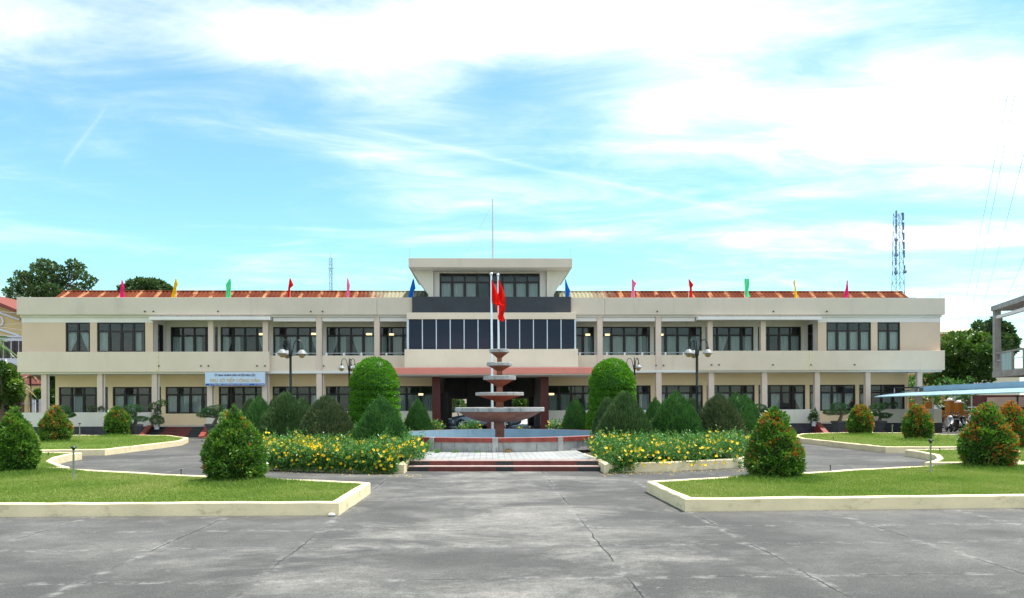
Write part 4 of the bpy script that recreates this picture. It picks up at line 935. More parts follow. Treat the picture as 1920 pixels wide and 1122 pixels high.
# ------------------------------------------------------------------ scooters under the shed
SCB = shader('scooter_black_plastic', (.02, .02, .023), .35, .1, 4); SCW = shader('scooter_white_panel', (.6, .62, .65), .3, .05, 3)
def make_scooter(panel):
    t = thing('scooter', (0, 0, 0), 'x', 'scooter', 'scooters parked under the shed')
    for x in (-.62, .62):
        vs = MB(); n = 20; prof = [(.19, .04), (.25, .05), (.28, 0), (.25, -.05), (.19, -.04), (.19, .04)]; v = []; f = []
        for r_, y in prof:
            for k in range(n): a = 2 * math.pi * k / n; v.append((x + r_ * math.cos(a), y, .28 + r_ * math.sin(a)))
        for i in range(len(prof) - 1):
            for k in range(n): k2 = (k + 1) % n; f.append((i * n + k, i * n + k2, (i + 1) * n + k2, (i + 1) * n + k))
        wv = vs.add(v, f).build('wheel', TYRE, t, smooth=True)
        MB().lathe([(.19, -.02), (.19, .02)], (0, 0, 0), 16) 
        m = MB()
        for k in range(5): a = 2 * math.pi * k / 5; m.tube([(x, 0, .28), (x + .19 * math.cos(a), 0, .28 + .19 * math.sin(a))], .018, 5)
        m.build('rim', RIM, wv)
    MB().tube([(-.62, 0, .30), (-.50, 0, .62), (-.40, 0, .92)], [.03, .04, .05], 8).build('fork', METAL, t)
    b = MB(); b.grid([[(x, y * wd, z) for y in (-1, -.6, 0, .6, 1)] for x, z, wd in ((-.62, .55, .05), (-.52, .62, .16), (-.42, .82, .2), (-.34, 1.0, .14))]); b.build('front_shield', panel, t, smooth=True)
    MB().ball((-.45, 0, .98), (.14, .13, .10), 12, 8).build('headlight', panel, t, smooth=True)
    MB().ball((-.60, 0, .54), (.28, .07, .06), 12, 6).build('front_mudguard', panel, t, smooth=True)
    b = MB(); rows = []
    for x, zl, zh, w_ in ((-.30, .30, .40, .10), (-.05, .28, .40, .14), (.10, .32, .66, .15), (.35, .38, .76, .17), (.62, .50, .80, .14), (.88, .68, .82, .05)):
        rows.append([(x, y * w_, z) for y, z in ((-1, zl), (-1.05, (zl + zh) / 2), (-.7, zh), (.7, zh), (1.05, (zl + zh) / 2), (1, zl), (-1, zl))])
    b.grid(rows); b.build('body', panel, t, smooth=True)
    MB().ball((.36, 0, .80), (.46, .14, .07), 14, 8).build('seat', SCB, t, smooth=True)
    h = MB().tube([(-.26, -.34, 1.0), (-.36, -.12, 1.05), (-.38, 0, 1.03), (-.36, .12, 1.05), (-.26, .34, 1.0)], .018, 7).build('handlebar', SCB, t)
    for s in (-1, 1):
        MB().tube([(-.34, s * .18, 1.04), (-.32, s * .26, 1.22)], .008, 5).build('mirror_stem', METAL, h)
        MB().ball((-.32, s * .27, 1.25), (.02, .07, .045), 10, 6).build('mirror', SCB, h, smooth=True)
    MB().tube([(.1, .16, .25), (.75, .18, .32), (.9, .18, .34)], [.03, .05, .05], 8).build('exhaust', METAL, t)
    MB().box(-.3, .12, -.13, .13, .26, .30).build('footboard', SCB, t)
    return t
sc1 = make_scooter(SCB); sc2 = make_scooter(SCW)
for o, px_, Y, rz, lb in ((sc1, 1763, 49.8, 60, 'dark scooter with its wheel turned beside the egg shrub under the shed'), (sc2, 1779, 50.4, 70, 'white scooter between two dark scooters under the shed'),
                          (dup(sc1, (0, 0, 0)), 1799, 49.6, 85, 'dark scooter in front of the orange gate pillar'), (dup(sc2, (0, 0, 0)), 1812, 50.6, 95, 'white scooter half hidden behind the large egg shrub'),
                          (dup(sc1, (0, 0, 0)), 1754, 51.4, 50, 'dark scooter behind the orange-edged egg shrub under the shed'), (dup(sc1, (0, 0, 0)), 1789, 52.0, 70, 'dark scooter in the second row before the left gate pillar')):
    p = at(px_, 800, Y); o.location = (p.x, Y, 0.0); o.rotation_euler.z = R(rz); o['label'] = lb
# ------------------------------------------------------------------ leaves
def quads(p, axis, side, Ln, Wd, mid=.5):
    """diamond leaves: base, left, tip, right"""
    Ln = Ln[:, None]; Wd = Wd[:, None] / 2; c = p + axis * Ln * mid
    return np.stack([p, c - side * Wd, p + axis * Ln, c + side * Wd], 1)
def orient(nrm, rg, spread, upw=.3):
    a = unit(nrm + rg.normal(0, spread, nrm.shape) + np.array([0, 0, upw])); r = unit(rg.normal(0, 1, nrm.shape)); s = unit(np.cross(a, r)); return a, s
def revolve(n, prof, rg):
    """points and normals on a surface of revolution; prof = [(t, r)] in metres"""
    P = np.array(prof); seg = np.hypot(np.diff(P[:, 0]), np.diff(P[:, 1])); area = seg * (P[:-1, 1] + P[1:, 1]) + 1e-6
    k = rg.choice(len(seg), n, p=area / area.sum()); u = rg.random(n)
    z = P[k, 0] + (P[k + 1, 0] - P[k, 0]) * u; r = P[k, 1] + (P[k + 1, 1] - P[k, 1]) * u
    dz = P[k + 1, 0] - P[k, 0]; dr = P[k + 1, 1] - P[k, 1]; l = np.hypot(dz, dr) + 1e-9
    a = rg.uniform(0, 2 * np.pi, n); c, s = np.cos(a), np.sin(a)
    return np.stack([r * c, r * s, z], 1), np.stack([dz / l * c, dz / l * s, -dr / l], 1)
def core(prof, k, amp, seed, mat, parent, name):
    m = MB(); n = 28; vs = []; fs = []; P = [(t, r * k) for t, r in prof]
    q = np.array([[r * math.cos(2 * math.pi * i / n), r * math.sin(2 * math.pi * i / n), t] for t, r in P for i in range(n)])
    d = (vnoise(q, 2.6, seed) - .5) * amp; f = 1 + d / np.maximum(np.hypot(q[:, 0], q[:, 1]), .15); q[:, 0] *= f; q[:, 1] *= f
    for i in range(len(P) - 1):
        for j in range(n): j2 = (j + 1) % n; fs.append((i * n + j, i * n + j2, (i + 1) * n + j2, (i + 1) * n + j))
    m.add(q, fs); off = wloc(parent); m.v = [(a + off.x, b + off.y, c + off.z) for a, b, c in m.v]
    return m.build(name, mat, parent, smooth=True)
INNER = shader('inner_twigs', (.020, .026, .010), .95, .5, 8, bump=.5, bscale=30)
PHOT = leafmat('glossy_shrub_leaf', [(0, (.026, .080, .014)), (.35, (.065, .165, .024)), (.62, (.16, .29, .038)), (.74, (.28, .36, .07)), (.80, (.38, .17, .035)), (.9, (.52, .20, .045)), (1, (.62, .11, .05))], .32, .25, .5)
CYP_G = leafmat('dark_cypress_needles', [(0, (.022, .075, .020)), (.5, (.045, .13, .030)), (1, (.09, .20, .045))], .6, .15, .2)
CYP_M = leafmat('olive_cypress_needles', [(0, (.028, .066, .021)), (.5, (.054, .110, .034)), (1, (.105, .165, .058))], .65, .12, .2)
CYP_B = leafmat('browning_cypress_needles', [(0, (.036, .066, .026)), (.5, (.070, .108, .042)), (1, (.14, .155, .07))], .65, .12, .2)
DOME = leafmat('bright_topiary_leaf', [(0, (.036, .14, .012)), (.5, (.085, .235, .020)), (1, (.18, .36, .04))], .4, .40, .35)
FLW = leafmat('grey_green_leaf', [(0, (.026, .085, .018)), (.5, (.070, .19, .036)), (.85, (.15, .31, .065)), (1, (.28, .40, .12))], .4, .25, .35)
PETAL = leafmat('yellow_petal', [(0, (.62, .36, .008)), (.5, (.80, .55, .012)), (1, (.85, .66, .06))], .5, .3, .2)
TREEL = leafmat('tree_leaf', [(0, (.022, .050, .016)), (.5, (.052, .105, .028)), (1, (.11, .17, .045))], .45, .2, .35)
TREEM = leafmat('mixed_tree_leaf', [(0, (.018, .048, .010)), (.5, (.048, .11, .016)), (.85, (.12, .22, .028)), (1, (.20, .29, .05))], .4, .22, .4)
TREEB = leafmat('bright_tree_leaf', [(0, (.022, .065, .011)), (.5, (.07, .16, .02)), (.85, (.16, .28, .03)), (1, (.26, .35, .065))], .4, .25, .4)
PINE = leafmat('bonsai_needles', [(0, (.020, .055, .020)), (.6, (.038, .10, .034)), (1, (.08, .17, .05))], .6, .12, .2)

def egg_prof(h, r, pk=.30, pw=1.35, ex=.8, foot=.74):
    out = []
    for i in range(25):
        t = i / 24
        if t < pk: k = foot + (1 - foot) * math.sin(t / pk * math.pi / 2)
        else: k = max(.0, 1 - ((t - pk) / (1 - pk)) ** pw) ** ex
        out.append((.05 + t * (h - .05), r * max(k, .015)))
    return out
def egg_shrub(loc, h, r, seed, red, n, leaf, label, pk=.30, pw=1.45, ex=.8, sun=(1, .2)):
    t = thing('egg_shrub', loc, label, 'shrub', 'clipped egg-shaped shrubs with orange tips')
    rg = np.random.default_rng(seed); prof = egg_prof(h, r, pk, pw, ex)
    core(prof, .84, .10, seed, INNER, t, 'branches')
    p, nr = revolve(n, prof, rg)
    lump = (vnoise(p, 3.2 / max(r, .6), seed) - .5) * .28 * r + (vnoise(p, 8.0 / max(r, .6), seed + 3) - .5) * .14 * r
    p = p + nr * (lump + rg.uniform(-.14, .03, n) * r * .8 + (rg.random(n) < .025) * rg.uniform(.03, .11, n) * r)[:, None]; p[:, 2] = np.maximum(p[:, 2], .02)
    a, s = orient(nr, rg, .55, .35)
    L_ = leaf * rg.uniform(.6, 1.35, n); v = quads(p, a, s, L_, L_ * .42)
    tn = .10 + .30 * vnoise(p, 5.0, seed + 7) + .30 * rg.random(n) + lump / r * .8
    patch = vnoise(p, 3.6, seed + 11) * .6 + vnoise(p, 9, seed + 13) * .4
    hi = np.clip(p[:, 2] / h, 0, 1); side = (p[:, 0] * sun[0] + p[:, 1] * sun[1]) / r
    pr_ = np.clip((patch - .66 + red * .30 + .22 * (hi - .45) * (red + .2) + .10 * side * red) * 3.0, 0, .9) * (rg.random(n) < (.2 + red * .75))
    isr = rg.random(n) < pr_; tn = np.clip(tn, 0, .76); tn[isr] = rg.uniform(.76, 1, isr.sum())
    npmesh('foliage', v, 4, tn, PHOT, t); return t
def spot(px_, pb, zb=.21): return gr(px_, pb, zb)
def hgt(px_, pt, p): return at(px_, pt, p.y).z - p.z
for px_, pb, pt, halfw, seed, red, n, leaf, lb, pk in (
    (440, 903, 763, 62, 31, .20, 13000, .085, 'large green egg-shaped shrub with few orange leaves on the front left lawn', .26),
    (28, 888, 768, 39, 32, .16, 12000, .085, 'green egg-shaped shrub cut by the left edge of the photo', .28),
    (104, 829, 763, 27.5, 33, .55, 7500, .10, 'orange-speckled egg-shaped shrub by the slate plinth at far left', .30),
    (221, 817, 761, 25, 34, .34, 6500, .11, 'small green egg-shaped shrub with rusty top before the left veranda', .30),
    (1453, 897, 762, 57, 35, .44, 13000, .085, 'tall pointed egg-shaped shrub with orange tips on the front right lawn', .24),
    (1852, 878, 758, 53, 36, .70, 12500, .085, 'broad egg-shaped shrub with red crest on the right lawn', .30),
    (1614, 815, 759, 24, 37, .78, 6500, .11, 'small orange-topped egg-shaped shrub before the right veranda', .32),
    (1721, 825, 760, 29, 38, .72, 7500, .10, 'orange-edged egg-shaped shrub in front of the scooter shed', .32),
    (1896, 842, 755, 34, 39, .95, 9000, .09, 'reddest egg-shaped shrub behind the broad one at far right', .34)):
    p = spot(px_, pb); d = ray(px_, pb); h_ = hgt(px_, pt, p); r_ = halfw * (p.y / F) * .89
    egg_shrub(p, h_, r_, seed, red, n, leaf, lb, pk, *{31: (1.35, .84), 35: (1.10, .86), 32: (1.45, .8), 36: (1.5, .76), 34: (1.7, .8), 33: (1.8, .8)}.get(seed, (1.75, .74)))

# ------------------------------------------------------------------ clipped cone shrubs
def gum_prof(h, r, pw=1.72):
    out = []
    for i in range(25):
        t = i / 24; k = (.90 + .10 * math.sin(min(t / .16, 1) * math.pi / 2)) if t < .16 else max(0, 1 - ((t - .16) / .84) ** pw) ** .86
        out.append((t * h, r * max(k, .02)))
    return out
def cone_shrub(mat, seed, n=15000):
    t = thing('cone_shrub', (0, 0, 0), 'x', 'shrub', 'clipped cone-shaped cypress shrubs'); rg = np.random.default_rng(seed); h, r = 1.6, 1.0
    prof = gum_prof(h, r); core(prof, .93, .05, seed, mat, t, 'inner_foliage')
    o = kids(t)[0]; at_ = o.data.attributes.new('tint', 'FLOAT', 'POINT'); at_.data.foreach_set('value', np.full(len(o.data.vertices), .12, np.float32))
    p, nr = revolve(n, prof, rg); lump = (vnoise(p, 2.4, seed) - .5) * .10 + (vnoise(p, 7, seed + 1) - .5) * .07
    p = p + nr * (lump + rg.uniform(-.09, .0, n))[:, None]; a, s = orient(nr, rg, .42, .55)
    L_ = .105 * rg.uniform(.6, 1.35, n); v = np.stack([p - s * .013, p + s * .013, p + a * L_[:, None] + s * .006, p + a * L_[:, None] - s * .006], 1)
    tn = .05 + .50 * vnoise(p, 3.0, seed + 4) + .30 * vnoise(p, 11, seed + 5) + .55 * (rg.random(n) - .35)
    npmesh('foliage', v, 4, np.clip(tn, 0, 1), mat, t); return t
protos = {'g': cone_shrub(CYP_G, 51), 'm': cone_shrub(CYP_M, 52), 'b': cone_shrub(CYP_B, 53)}; used = set()
CONES = [(713, 741, 50, 26.6, 'g', 'dark green cone shrub in front of the left domed topiary'), (612, 740, 52, 27.8, 'b', 'brownish cone shrub between two dark ones on the left bed'),
 (537, 735, 50, 29.2, 'm', 'dark olive cone shrub under the tall left street lamp'), (487, 741, 33, 32.5, 'g', 'green cone shrub half hidden behind the large left egg shrub'),
 (469, 746, 24, 35.5, 'm', 'pale olive cone shrub at the far left of the left bed'), (516, 742, 22, 37.0, 'b', 'brown-tipped cone shrub peeping between two left cones'),
 (566, 745, 30, 33.5, 'm', 'olive cone shrub peeping behind the tall left lamp'), (784, 747, 26, 38.2, 'g', 'small dark cone shrub between left dome and porch pillar'),
 (1080, 746, 26, 38.2, 'g', 'small dark cone shrub right of the right porch pillar'), (1170, 734, 52, 26.8, 'm', 'olive cone shrub in front of the right domed topiary'),
 (1140, 744, 30, 30.5, 'm', 'olive cone shrub peeping left behind the cone before the right dome'), (1229, 745, 26, 36.0, 'g', 'small green cone shrub between two big cones on the right bed'),
 (1268, 733, 50, 28.2, 'g', 'bright dark green cone shrub left of the tall right lamp'), (1297, 746, 30, 34.5, 'm', 'olive cone shrub peeping behind the tall right lamp'),
 (1348, 737, 48, 29.4, 'b', 'brownish cone shrub right of the tall right lamp'), (1380, 736, 42, 31.6, 'g', 'green cone shrub overlapped by the brownish right cone'),
 (1397, 739, 36, 33.6, 'g', 'rearmost green cone shrub at the right end of the bed')]
for i, (px_, pt, hw, Y, k, lb) in enumerate(CONES):
    b = at(px_, 800, Y); h_ = at(px_, pt, Y).z - .16; s_ = 1.06 * hw * Y / F
    o = protos[k] if k not in used else dup(protos[k], (0, 0, 0)); used.add(k)
    o.location = (b.x, Y, .16); o.scale = (s_, s_, h_ / 1.66); o.rotation_euler.z = i * 1.37; o['label'] = lb

# ------------------------------------------------------------------ domed topiaries with cut rings
def dome(px_, pt, hw, Y, seed, lb):
    b = at(px_, 800, Y); ht = at(px_, pt, Y).z - .16; k = Y / F
    t = thing('domed_topiary', (b.x, Y, .16), lb, 'topiary', 'domed topiaries with cut rings'); rg = np.random.default_rng(seed)
    gz = [at(px_, y, Y).z - .16 for y in (731.5, 743.5, 757, 770)]
    prof = []
    for i in range(81):
        z = ht * i / 80; zd = gz[0]
        r = hw * k * (1.16 - .16 * z / zd) if z < zd else hw * k * math.sqrt(max(0.0004, 1 - ((z - zd) / (ht - zd)) ** 2.15))
        for g_ in gz: r -= hw * k * .22 * math.exp(-((z - g_) / .06) ** 2)
        prof.append((z, max(r, .01)))
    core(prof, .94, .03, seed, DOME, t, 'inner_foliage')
    n = 32000; p, nr = revolve(n, prof, rg)
    p = p + nr * (rg.uniform(-.07, .01, n) + (vnoise(p, 5, seed) - .5) * .07)[:, None]; a, s = orient(nr, rg, .6, .35)
    L_ = .085 * rg.uniform(.6, 1.3, n); v = quads(p, a, s, L_, L_ * .5)
    d = np.min(np.abs(p[:, 2][:, None] - np.array(gz)[None, :]), 1)
    tn = .15 + .4 * vnoise(p, 6, seed + 2) + .5 * (rg.random(n) - .15)
    npmesh('foliage', v, 4, np.clip(tn, 0, 1), DOME, t)
    # stray shoots
    return t
dome(702, 671, 44.5, 36.5, 61, 'bright green domed topiary with cut rings on the left of the fountain')
dome(1148, 673, 43, 36.5, 62, 'bright green domed topiary with cut rings on the right of the fountain')

# ------------------------------------------------------------------ yellow-flowering bushes
def flower_mass(poly, hfun, nl, nf, seed, lb, grp='yellow-flowering bushes round the pool', leaf=.085, fl=.050, skirt=None, nsk=0):
    rg = np.random.default_rng(seed); xs = [q[0] for q in poly]; ys = [q[1] for q in poly]
    def pts(n):
        x = rg.uniform(min(xs), max(xs), n * 3); y = rg.uniform(min(ys), max(ys), n * 3); k = inside(x, y, poly); return x[k][:n], y[k][:n]
    c = np.array([np.mean(xs), np.mean(ys), 0]); t = thing('flowering_bush', (c[0], c[1], .16), lb, 'bush', grp)
    def hh(x, y):
        q = np.stack([x, y, 0 * x], 1); return hfun(x, y) * (.62 + .55 * vnoise(q, 1.5, seed) + .25 * vnoise(q, 4.2, seed + 2))
    # sprays: leafy stems
    ns = nl // 14; x, y = pts(ns); h = hh(x, y); ns = len(x)
    f = np.clip(1.08 - 1.0 * rg.random(ns) ** 1.3, .05, 1.12)
    base = np.stack([x, y, h * f - .02], 1); dirn = unit(np.stack([rg.normal(0, .55, ns), rg.normal(-.18, .55, ns), rg.uniform(.35, 1.1, ns)], 1)); ln = rg.uniform(.16, .38, ns)
    k = 14; u = np.tile(np.linspace(0, 1, k), ns); bi = np.repeat(np.arange(ns), k)
    p = base[bi] + dirn[bi] * (u * ln[bi])[:, None]
    a = unit(dirn[bi] * .5 + rg.normal(0, .65, p.shape)); s = unit(np.cross(a, unit(rg.normal(0, 1, p.shape))))
    L_ = leaf * rg.uniform(.6, 1.3, len(p)); v = quads(p, a, s, L_, L_ * .36)
    tn = .1 + .35 * np.repeat(rg.random(ns), k) + .25 * u + .25 * vnoise(p, 2.2, seed + 5) + .12 * rg.normal(0, 1, len(p))
    v[:, :, 2] = np.maximum(v[:, :, 2], .05); v -= np.array([c[0], c[1], 0]); npmesh('foliage', v, 4, np.clip(tn, 0, 1), FLW, t)
    if skirt:                                     # outer shoots that hang over the kerb
        S = np.array(skirt); k = rg.integers(0, len(S) - 1, nsk); u = rg.random(nsk)[:, None]; b0 = S[k] + (S[k + 1] - S[k]) * u
        keep = vnoise(np.stack([b0[:, 0], b0[:, 1], 0 * b0[:, 0]], 1), 1.6, seed + 8) > (.12 if seed == 71 else .46); b0 = b0[keep]; ns = len(b0)
        base = np.stack([b0[:, 0], b0[:, 1] + rg.uniform(.0, .2, ns), rg.uniform(.02, .46, ns)], 1); dirn = unit(np.stack([rg.normal(0, .5, ns), rg.uniform(-1.0, -.35, ns), rg.uniform(-.9, .35, ns)], 1)); ln = rg.uniform(.18, .38, ns)
        u = np.tile(np.linspace(0, 1, 14), ns); bi = np.repeat(np.arange(ns), 14); p = base[bi] + dirn[bi] * (u * ln[bi])[:, None]; p[:, 2] = np.maximum(p[:, 2], -.13)
        a = unit(dirn[bi] * .5 + rg.normal(0, .65, p.shape)); s = unit(np.cross(a, unit(rg.normal(0, 1, p.shape)))); L_ = leaf * rg.uniform(.6, 1.3, len(p)); v2 = quads(p, a, s, L_, L_ * .36) - np.array([c[0], c[1], 0])
        npmesh('hanging_foliage', v2, 4, np.clip(.15 + .35 * np.repeat(rg.random(ns), 14) + .3 * u, 0, 1), FLW, t)
    # inner leafy mass
    m = MB(); gx = np.linspace(min(xs), max(xs), 40); gy = np.linspace(min(ys), max(ys), 30); X_, Y_ = np.meshgrid(gx, gy); q = hh(X_.ravel(), Y_.ravel()).reshape(X_.shape) * .45
    ins = inside(X_.ravel(), Y_.ravel(), inset(poly, .45)).reshape(X_.shape); q = np.where(ins, q, -.05)
    m.v = [(X_[i, j], Y_[i, j], q[i, j] + .16) for i in range(30) for j in range(40)]
    for i in range(29):
        for j in range(39):
            if ins[i, j] and ins[i + 1, j] and ins[i, j + 1] and ins[i + 1, j + 1]: m.f.append((i * 40 + j, i * 40 + j + 1, (i + 1) * 40 + j + 1, (i + 1) * 40 + j)); m.m.append(0)
    m.build('branches', INNER, t, smooth=True)
    # blossoms
    x, y = pts(nf * 3); kq = vnoise(np.stack([x, y, 0 * x], 1), 2.4, seed + 21) + .35 * rg.random(len(x)); o_ = np.argsort(-kq)[:nf]; x, y = x[o_], y[o_]; h = hh(x, y); nf = len(x)
    fr_ = (y - min(ys)) / (max(ys) - min(ys)); f = np.where(rg.random(nf) < .5, rg.uniform(.95, 1.12, nf), rg.uniform(.35, 1.05, nf))
    p = np.stack([x, y, h * f + .06], 1); p[:, 1] -= (1.0 - np.clip(f, 0, 1)) * .35
    if skirt:
        S = np.array(skirt); ne = nsk // 15; k = rg.integers(0, len(S) - 1, ne); u = rg.random(ne)[:, None]; b0 = S[k] + (S[k + 1] - S[k]) * u
        p = np.concatenate([p, np.stack([b0[:, 0], b0[:, 1] - rg.uniform(.05, .30, ne), rg.uniform(-.05, .55, ne)], 1)]); nf = len(p)
    nd = unit(np.stack([rg.normal(0, .5, nf), rg.normal(-.75, .4, nf), rg.uniform(.1, 1, nf)], 1)); e1 = unit(np.cross(nd, rg.normal(0, 1, nd.shape))); e2 = np.cross(nd, e1); V = []; T = []
    for j in range(5):
        an = 2 * math.pi * j / 5; ax = e1 * math.cos(an) + e2 * math.sin(an) + nd * .25; sd_ = -e1 * math.sin(an) + e2 * math.cos(an)
        L_ = fl * rg.uniform(.7, 1.15, nf); V.append(quads(p, ax, sd_, L_, L_ * 1.15, .62)); T.append(np.clip(.55 + rg.normal(0, .2, nf), 0, 1))
    v = np.concatenate(V) - np.array([c[0], c[1], 0]); o = npmesh('blossoms', v, 4, np.concatenate(T), PETAL, t); o['kind'] = 'stuff'; return t
def rise(y0, k0, k1, d): return lambda x, y: k0 + (k1 - k0) * np.clip((y - y0(x)) / d, 0, 1) ** .7
fl_ = lambda x: 22.9 - .42 * (x + 2.7)
flower_mass([(-7.3, 24.45), (-6.0, 23.75), (-4.69, 23.2), (-3.4, 22.85), (-2.75, 23.1), (-2.0, 23.9), (-1.75, 24.6), (-2.1, 26.2), (-3, 27.0), (-6.2, 28.2), (-8.4, 27.5)], rise(fl_, .50, .60, 1.2), 36000, 620, 71, 'mass of yellow-flowering bushes filling the bed left of the steps', skirt=[(-7.4, 24.75), (-6.0, 24.1), (-4.69, 23.5), (-3.4, 23.1), (-2.7, 22.95)], nsk=1700)
fr_l = lambda x: 22.7 + .28 * (x - 3.6)
flower_mass([(3.85, 22.8), (5.4, 23.05), (7.4, 23.75), (9.2, 26.2), (8.6, 29.2), (6.5, 28.4), (4.1, 26.8), (3.5, 25.6), (3.2, 24.5), (3.5, 23.5)], rise(fr_l, .50, .60, 1.2), 38000, 340, 72, 'mass of yellow-flowering bushes filling the bed right of the steps', skirt=[(3.7, 22.7), (5.4, 23.05), (8.0, 24.2)], nsk=800)
flower_mass([(-6.5, 29.5), (-3.9, 29.0), (-4.2, 34), (-6, 36), (-8.6, 33)], lambda x, y: .70 + 0 * x, 8000, 70, 73, 'yellow-flowering bushes between the left cones and the pool', leaf=.1)
flower_mass([(4.9, 29.5), (7.2, 29.5), (9.3, 33), (7, 36), (5.6, 34)], lambda x, y: .70 + 0 * x, 8000, 60, 74, 'yellow-flowering bushes between the right cones and the pool', leaf=.1)
for px0, px1, Y0, Y1, hh_, nl, nf, sd_, lb in ((757, 832, 38.2, 39.2, .66, 2600, 34, 75, 'low yellow-flowering bush behind the pool beside the left porch pillar'), (865, 903, 39, 39.8, .52, 1500, 22, 76, 'small yellow-flowering bush behind the pool under the car door'),
                                      (1028, 1118, 38.2, 39.2, .74, 3400, 34, 77, 'low yellow-flowering bush behind the pool beside the right porch pillar'), (972, 982, 39, 39.5, .5, 300, 4, 78, 'tiny yellow-flowering plant behind the pool near the car tail')):
    a, b = at(px0, 800, Y0).x, at(px1, 800, Y0).x; flower_mass([(a, Y0), (b, Y0), (b, Y1), (a, Y1)], (lambda k_: (lambda x, y: k_ + 0 * x))(hh_ + .12), nl, nf, sd_, lb, leaf=.10)

# ------------------------------------------------------------------ potted bonsai and pot plants before the verandas
POT = shader('dark_stone_pot', (.06, .06, .065), .7, .3, 6, bump=.3, bscale=20); WPOT = shader('white_pot', (.6, .63, .68), .5, .08, 4)
def clump(rg, c, r, n, leaf, flat=1.0, seed=1, outward=.5, up_=.4, w=.4):
    d = unit(rg.normal(0, 1, (n, 3))); rr = rg.uniform(.72, 1.0, n) ** .5; c = np.array(c, float); r = np.array(r, float)
    p = d * rr[:, None]; bump_ = .75 + .5 * vnoise(p * 1.0 + c, 2.0, seed); p = c + p * r * bump_[:, None]
    a = unit(d * outward + rg.normal(0, .6, d.shape) + np.array([0, 0, up_])); s = unit(np.cross(a, rg.normal(0, 1, d.shape))); L_ = leaf * rg.uniform(.6, 1.3, n)
    tn = .28 + .34 * vnoise(p, 1.7, seed + 9) + .30 * (rg.random(n) - .3) + .14 * d[:, 2]
    return quads(p, a, s, L_, L_ * w), np.clip(tn, 0, 1)
def bonsai(px_, pb, Y, pads, lb, seed, pot=True):
    b = at(px_, pb, Y); b.z = 0; t = thing('bonsai', b, lb, 'bonsai', 'potted bonsai before the verandas'); rg = np.random.default_rng(seed)
    pw = .52; zt = .85
    MB().lathe([(pw * .55, 0), (pw * .62, .12), (pw * .5, .2), (pw * .85, zt - .14), (pw, zt - .1), (pw, zt), (pw * .86, zt), (pw * .8, zt - .08), (.01, zt - .08)], b, 6, False).build('pot', POT, t)
    V, T = [], []; tr = MB()
    x, z = b.x, zt - .1; main = at(pads[0][0], pads[0][1], Y)
    mid = Vector((b.x + (main.x - b.x) * .4 + .18, Y, zt + (main.z - zt) * .45)); tr.tube([(b.x, Y, zt - .1), mid, (main.x, Y, main.z)], [.12, .09, .04], 8)
    for i, (qx, qy, rx, rz) in enumerate(pads):
        c = at(qx, qy, Y + rg.uniform(-.2, .2)); 
        if i: tr.tube([mid, ((mid.x + c.x) / 2, Y, (mid.z + c.z) / 2 - .05), (c.x, c.y, c.z - .05)], [.06, .045, .02], 6)
        v, q = clump(rg, (c.x - b.x, c.y - b.y, c.z), (rx * Y / F, rx * Y / F * .9, rz * Y / F), 1700, .085, seed=seed + i, w=.22, up_=.8); V.append(v); T.append(q)
    tr.build('trunk', BARK, t, smooth=True); npmesh('foliage', np.concatenate(V), 4, np.concatenate(T), PINE, t); return t
bonsai(400, 818, 46.4, [(403, 768, 15, 7), (384, 779, 13, 5), (411, 777, 11, 5), (392, 772, 14, 5)], 'potted bonsai right of the left veranda steps', 81)
bonsai(252, 818, 46.6, [(250, 768, 17, 8), (264, 786, 13, 4.5), (243, 778, 12, 5)], 'potted bonsai between the small egg shrub and left veranda steps', 82)
bonsai(118, 820, 46.6, [(118, 768, 14, 6), (130, 779, 10, 4)], 'potted bonsai behind the orange-speckled egg shrub at far left', 83)
bonsai(1573, 812, 46.6, [(1573, 763, 15, 6.5), (1556, 774, 12, 4.5), (1580, 773, 13, 5)], 'potted bonsai left of the small orange-topped shrub', 84)
bonsai(1648, 812, 46.6, [(1645, 765, 15, 8), (1660, 780, 12, 4.5), (1635, 777, 10, 5)], 'shaded potted bonsai right of the small orange-topped shrub', 85)
bonsai(1428, 812, 46.4, [(1424, 765, 14, 6), (1435, 772, 10, 4)], 'potted bonsai behind the tall pointed egg shrub', 86)
def pot_plant(px_, pt, zbase, Y, pots, seed, lb, tiers_, leaf=.16, mat=TREEL):
    b = at(px_, 800, Y); b.z = zbase; t = thing('potted_plant', b, lb, 'potted plant'); rg = np.random.default_rng(seed)
    MB().lathe([(pots * .65, 0), (pots, pots * 1.7), (pots * 1.05, pots * 1.8), (pots * .9, pots * 1.8), (pots * .85, pots * 1.6), (.01, pots * 1.6)], b, 16, False).build('pot', WPOT, t, smooth=True)
    z1 = at(px_, pt, Y).z; MB().tube([(b.x, Y, zbase + pots * 1.6), (b.x + .03, Y, z1 - .1)], [.03, .015], 6).build('stem', BARK, t)
    V, T = [], []
    for i, (qx, qy, rx, rz, n) in enumerate(tiers_):
        c = at(qx, qy, Y); v, q = clump(rg, (c.x - b.x, 0, c.z - zbase), (rx * Y / F, rx * Y / F, rz * Y / F), n, leaf, seed=seed + i, w=.32, up_=.1); V.append(v); T.append(q)
    npmesh('foliage', np.concatenate(V), 4, np.concatenate(T), mat, t); return t
pot_plant(294, 752, .49, D - .75, .19, 91, 'leafy plant in a white pot at the left veranda steps', [(294, 789, 11, 7, 420), (290, 762, 9, 5, 240), (305, 756, 8, 4, 200), (296, 775, 5, 8, 160)])
pot_plant(1526, 770, .49, D - .75, .17, 92, 'upright plant in a white pot at the right veranda steps', [(1526, 784, 6, 8, 260), (1526, 776, 4, 6, 120)], .2)
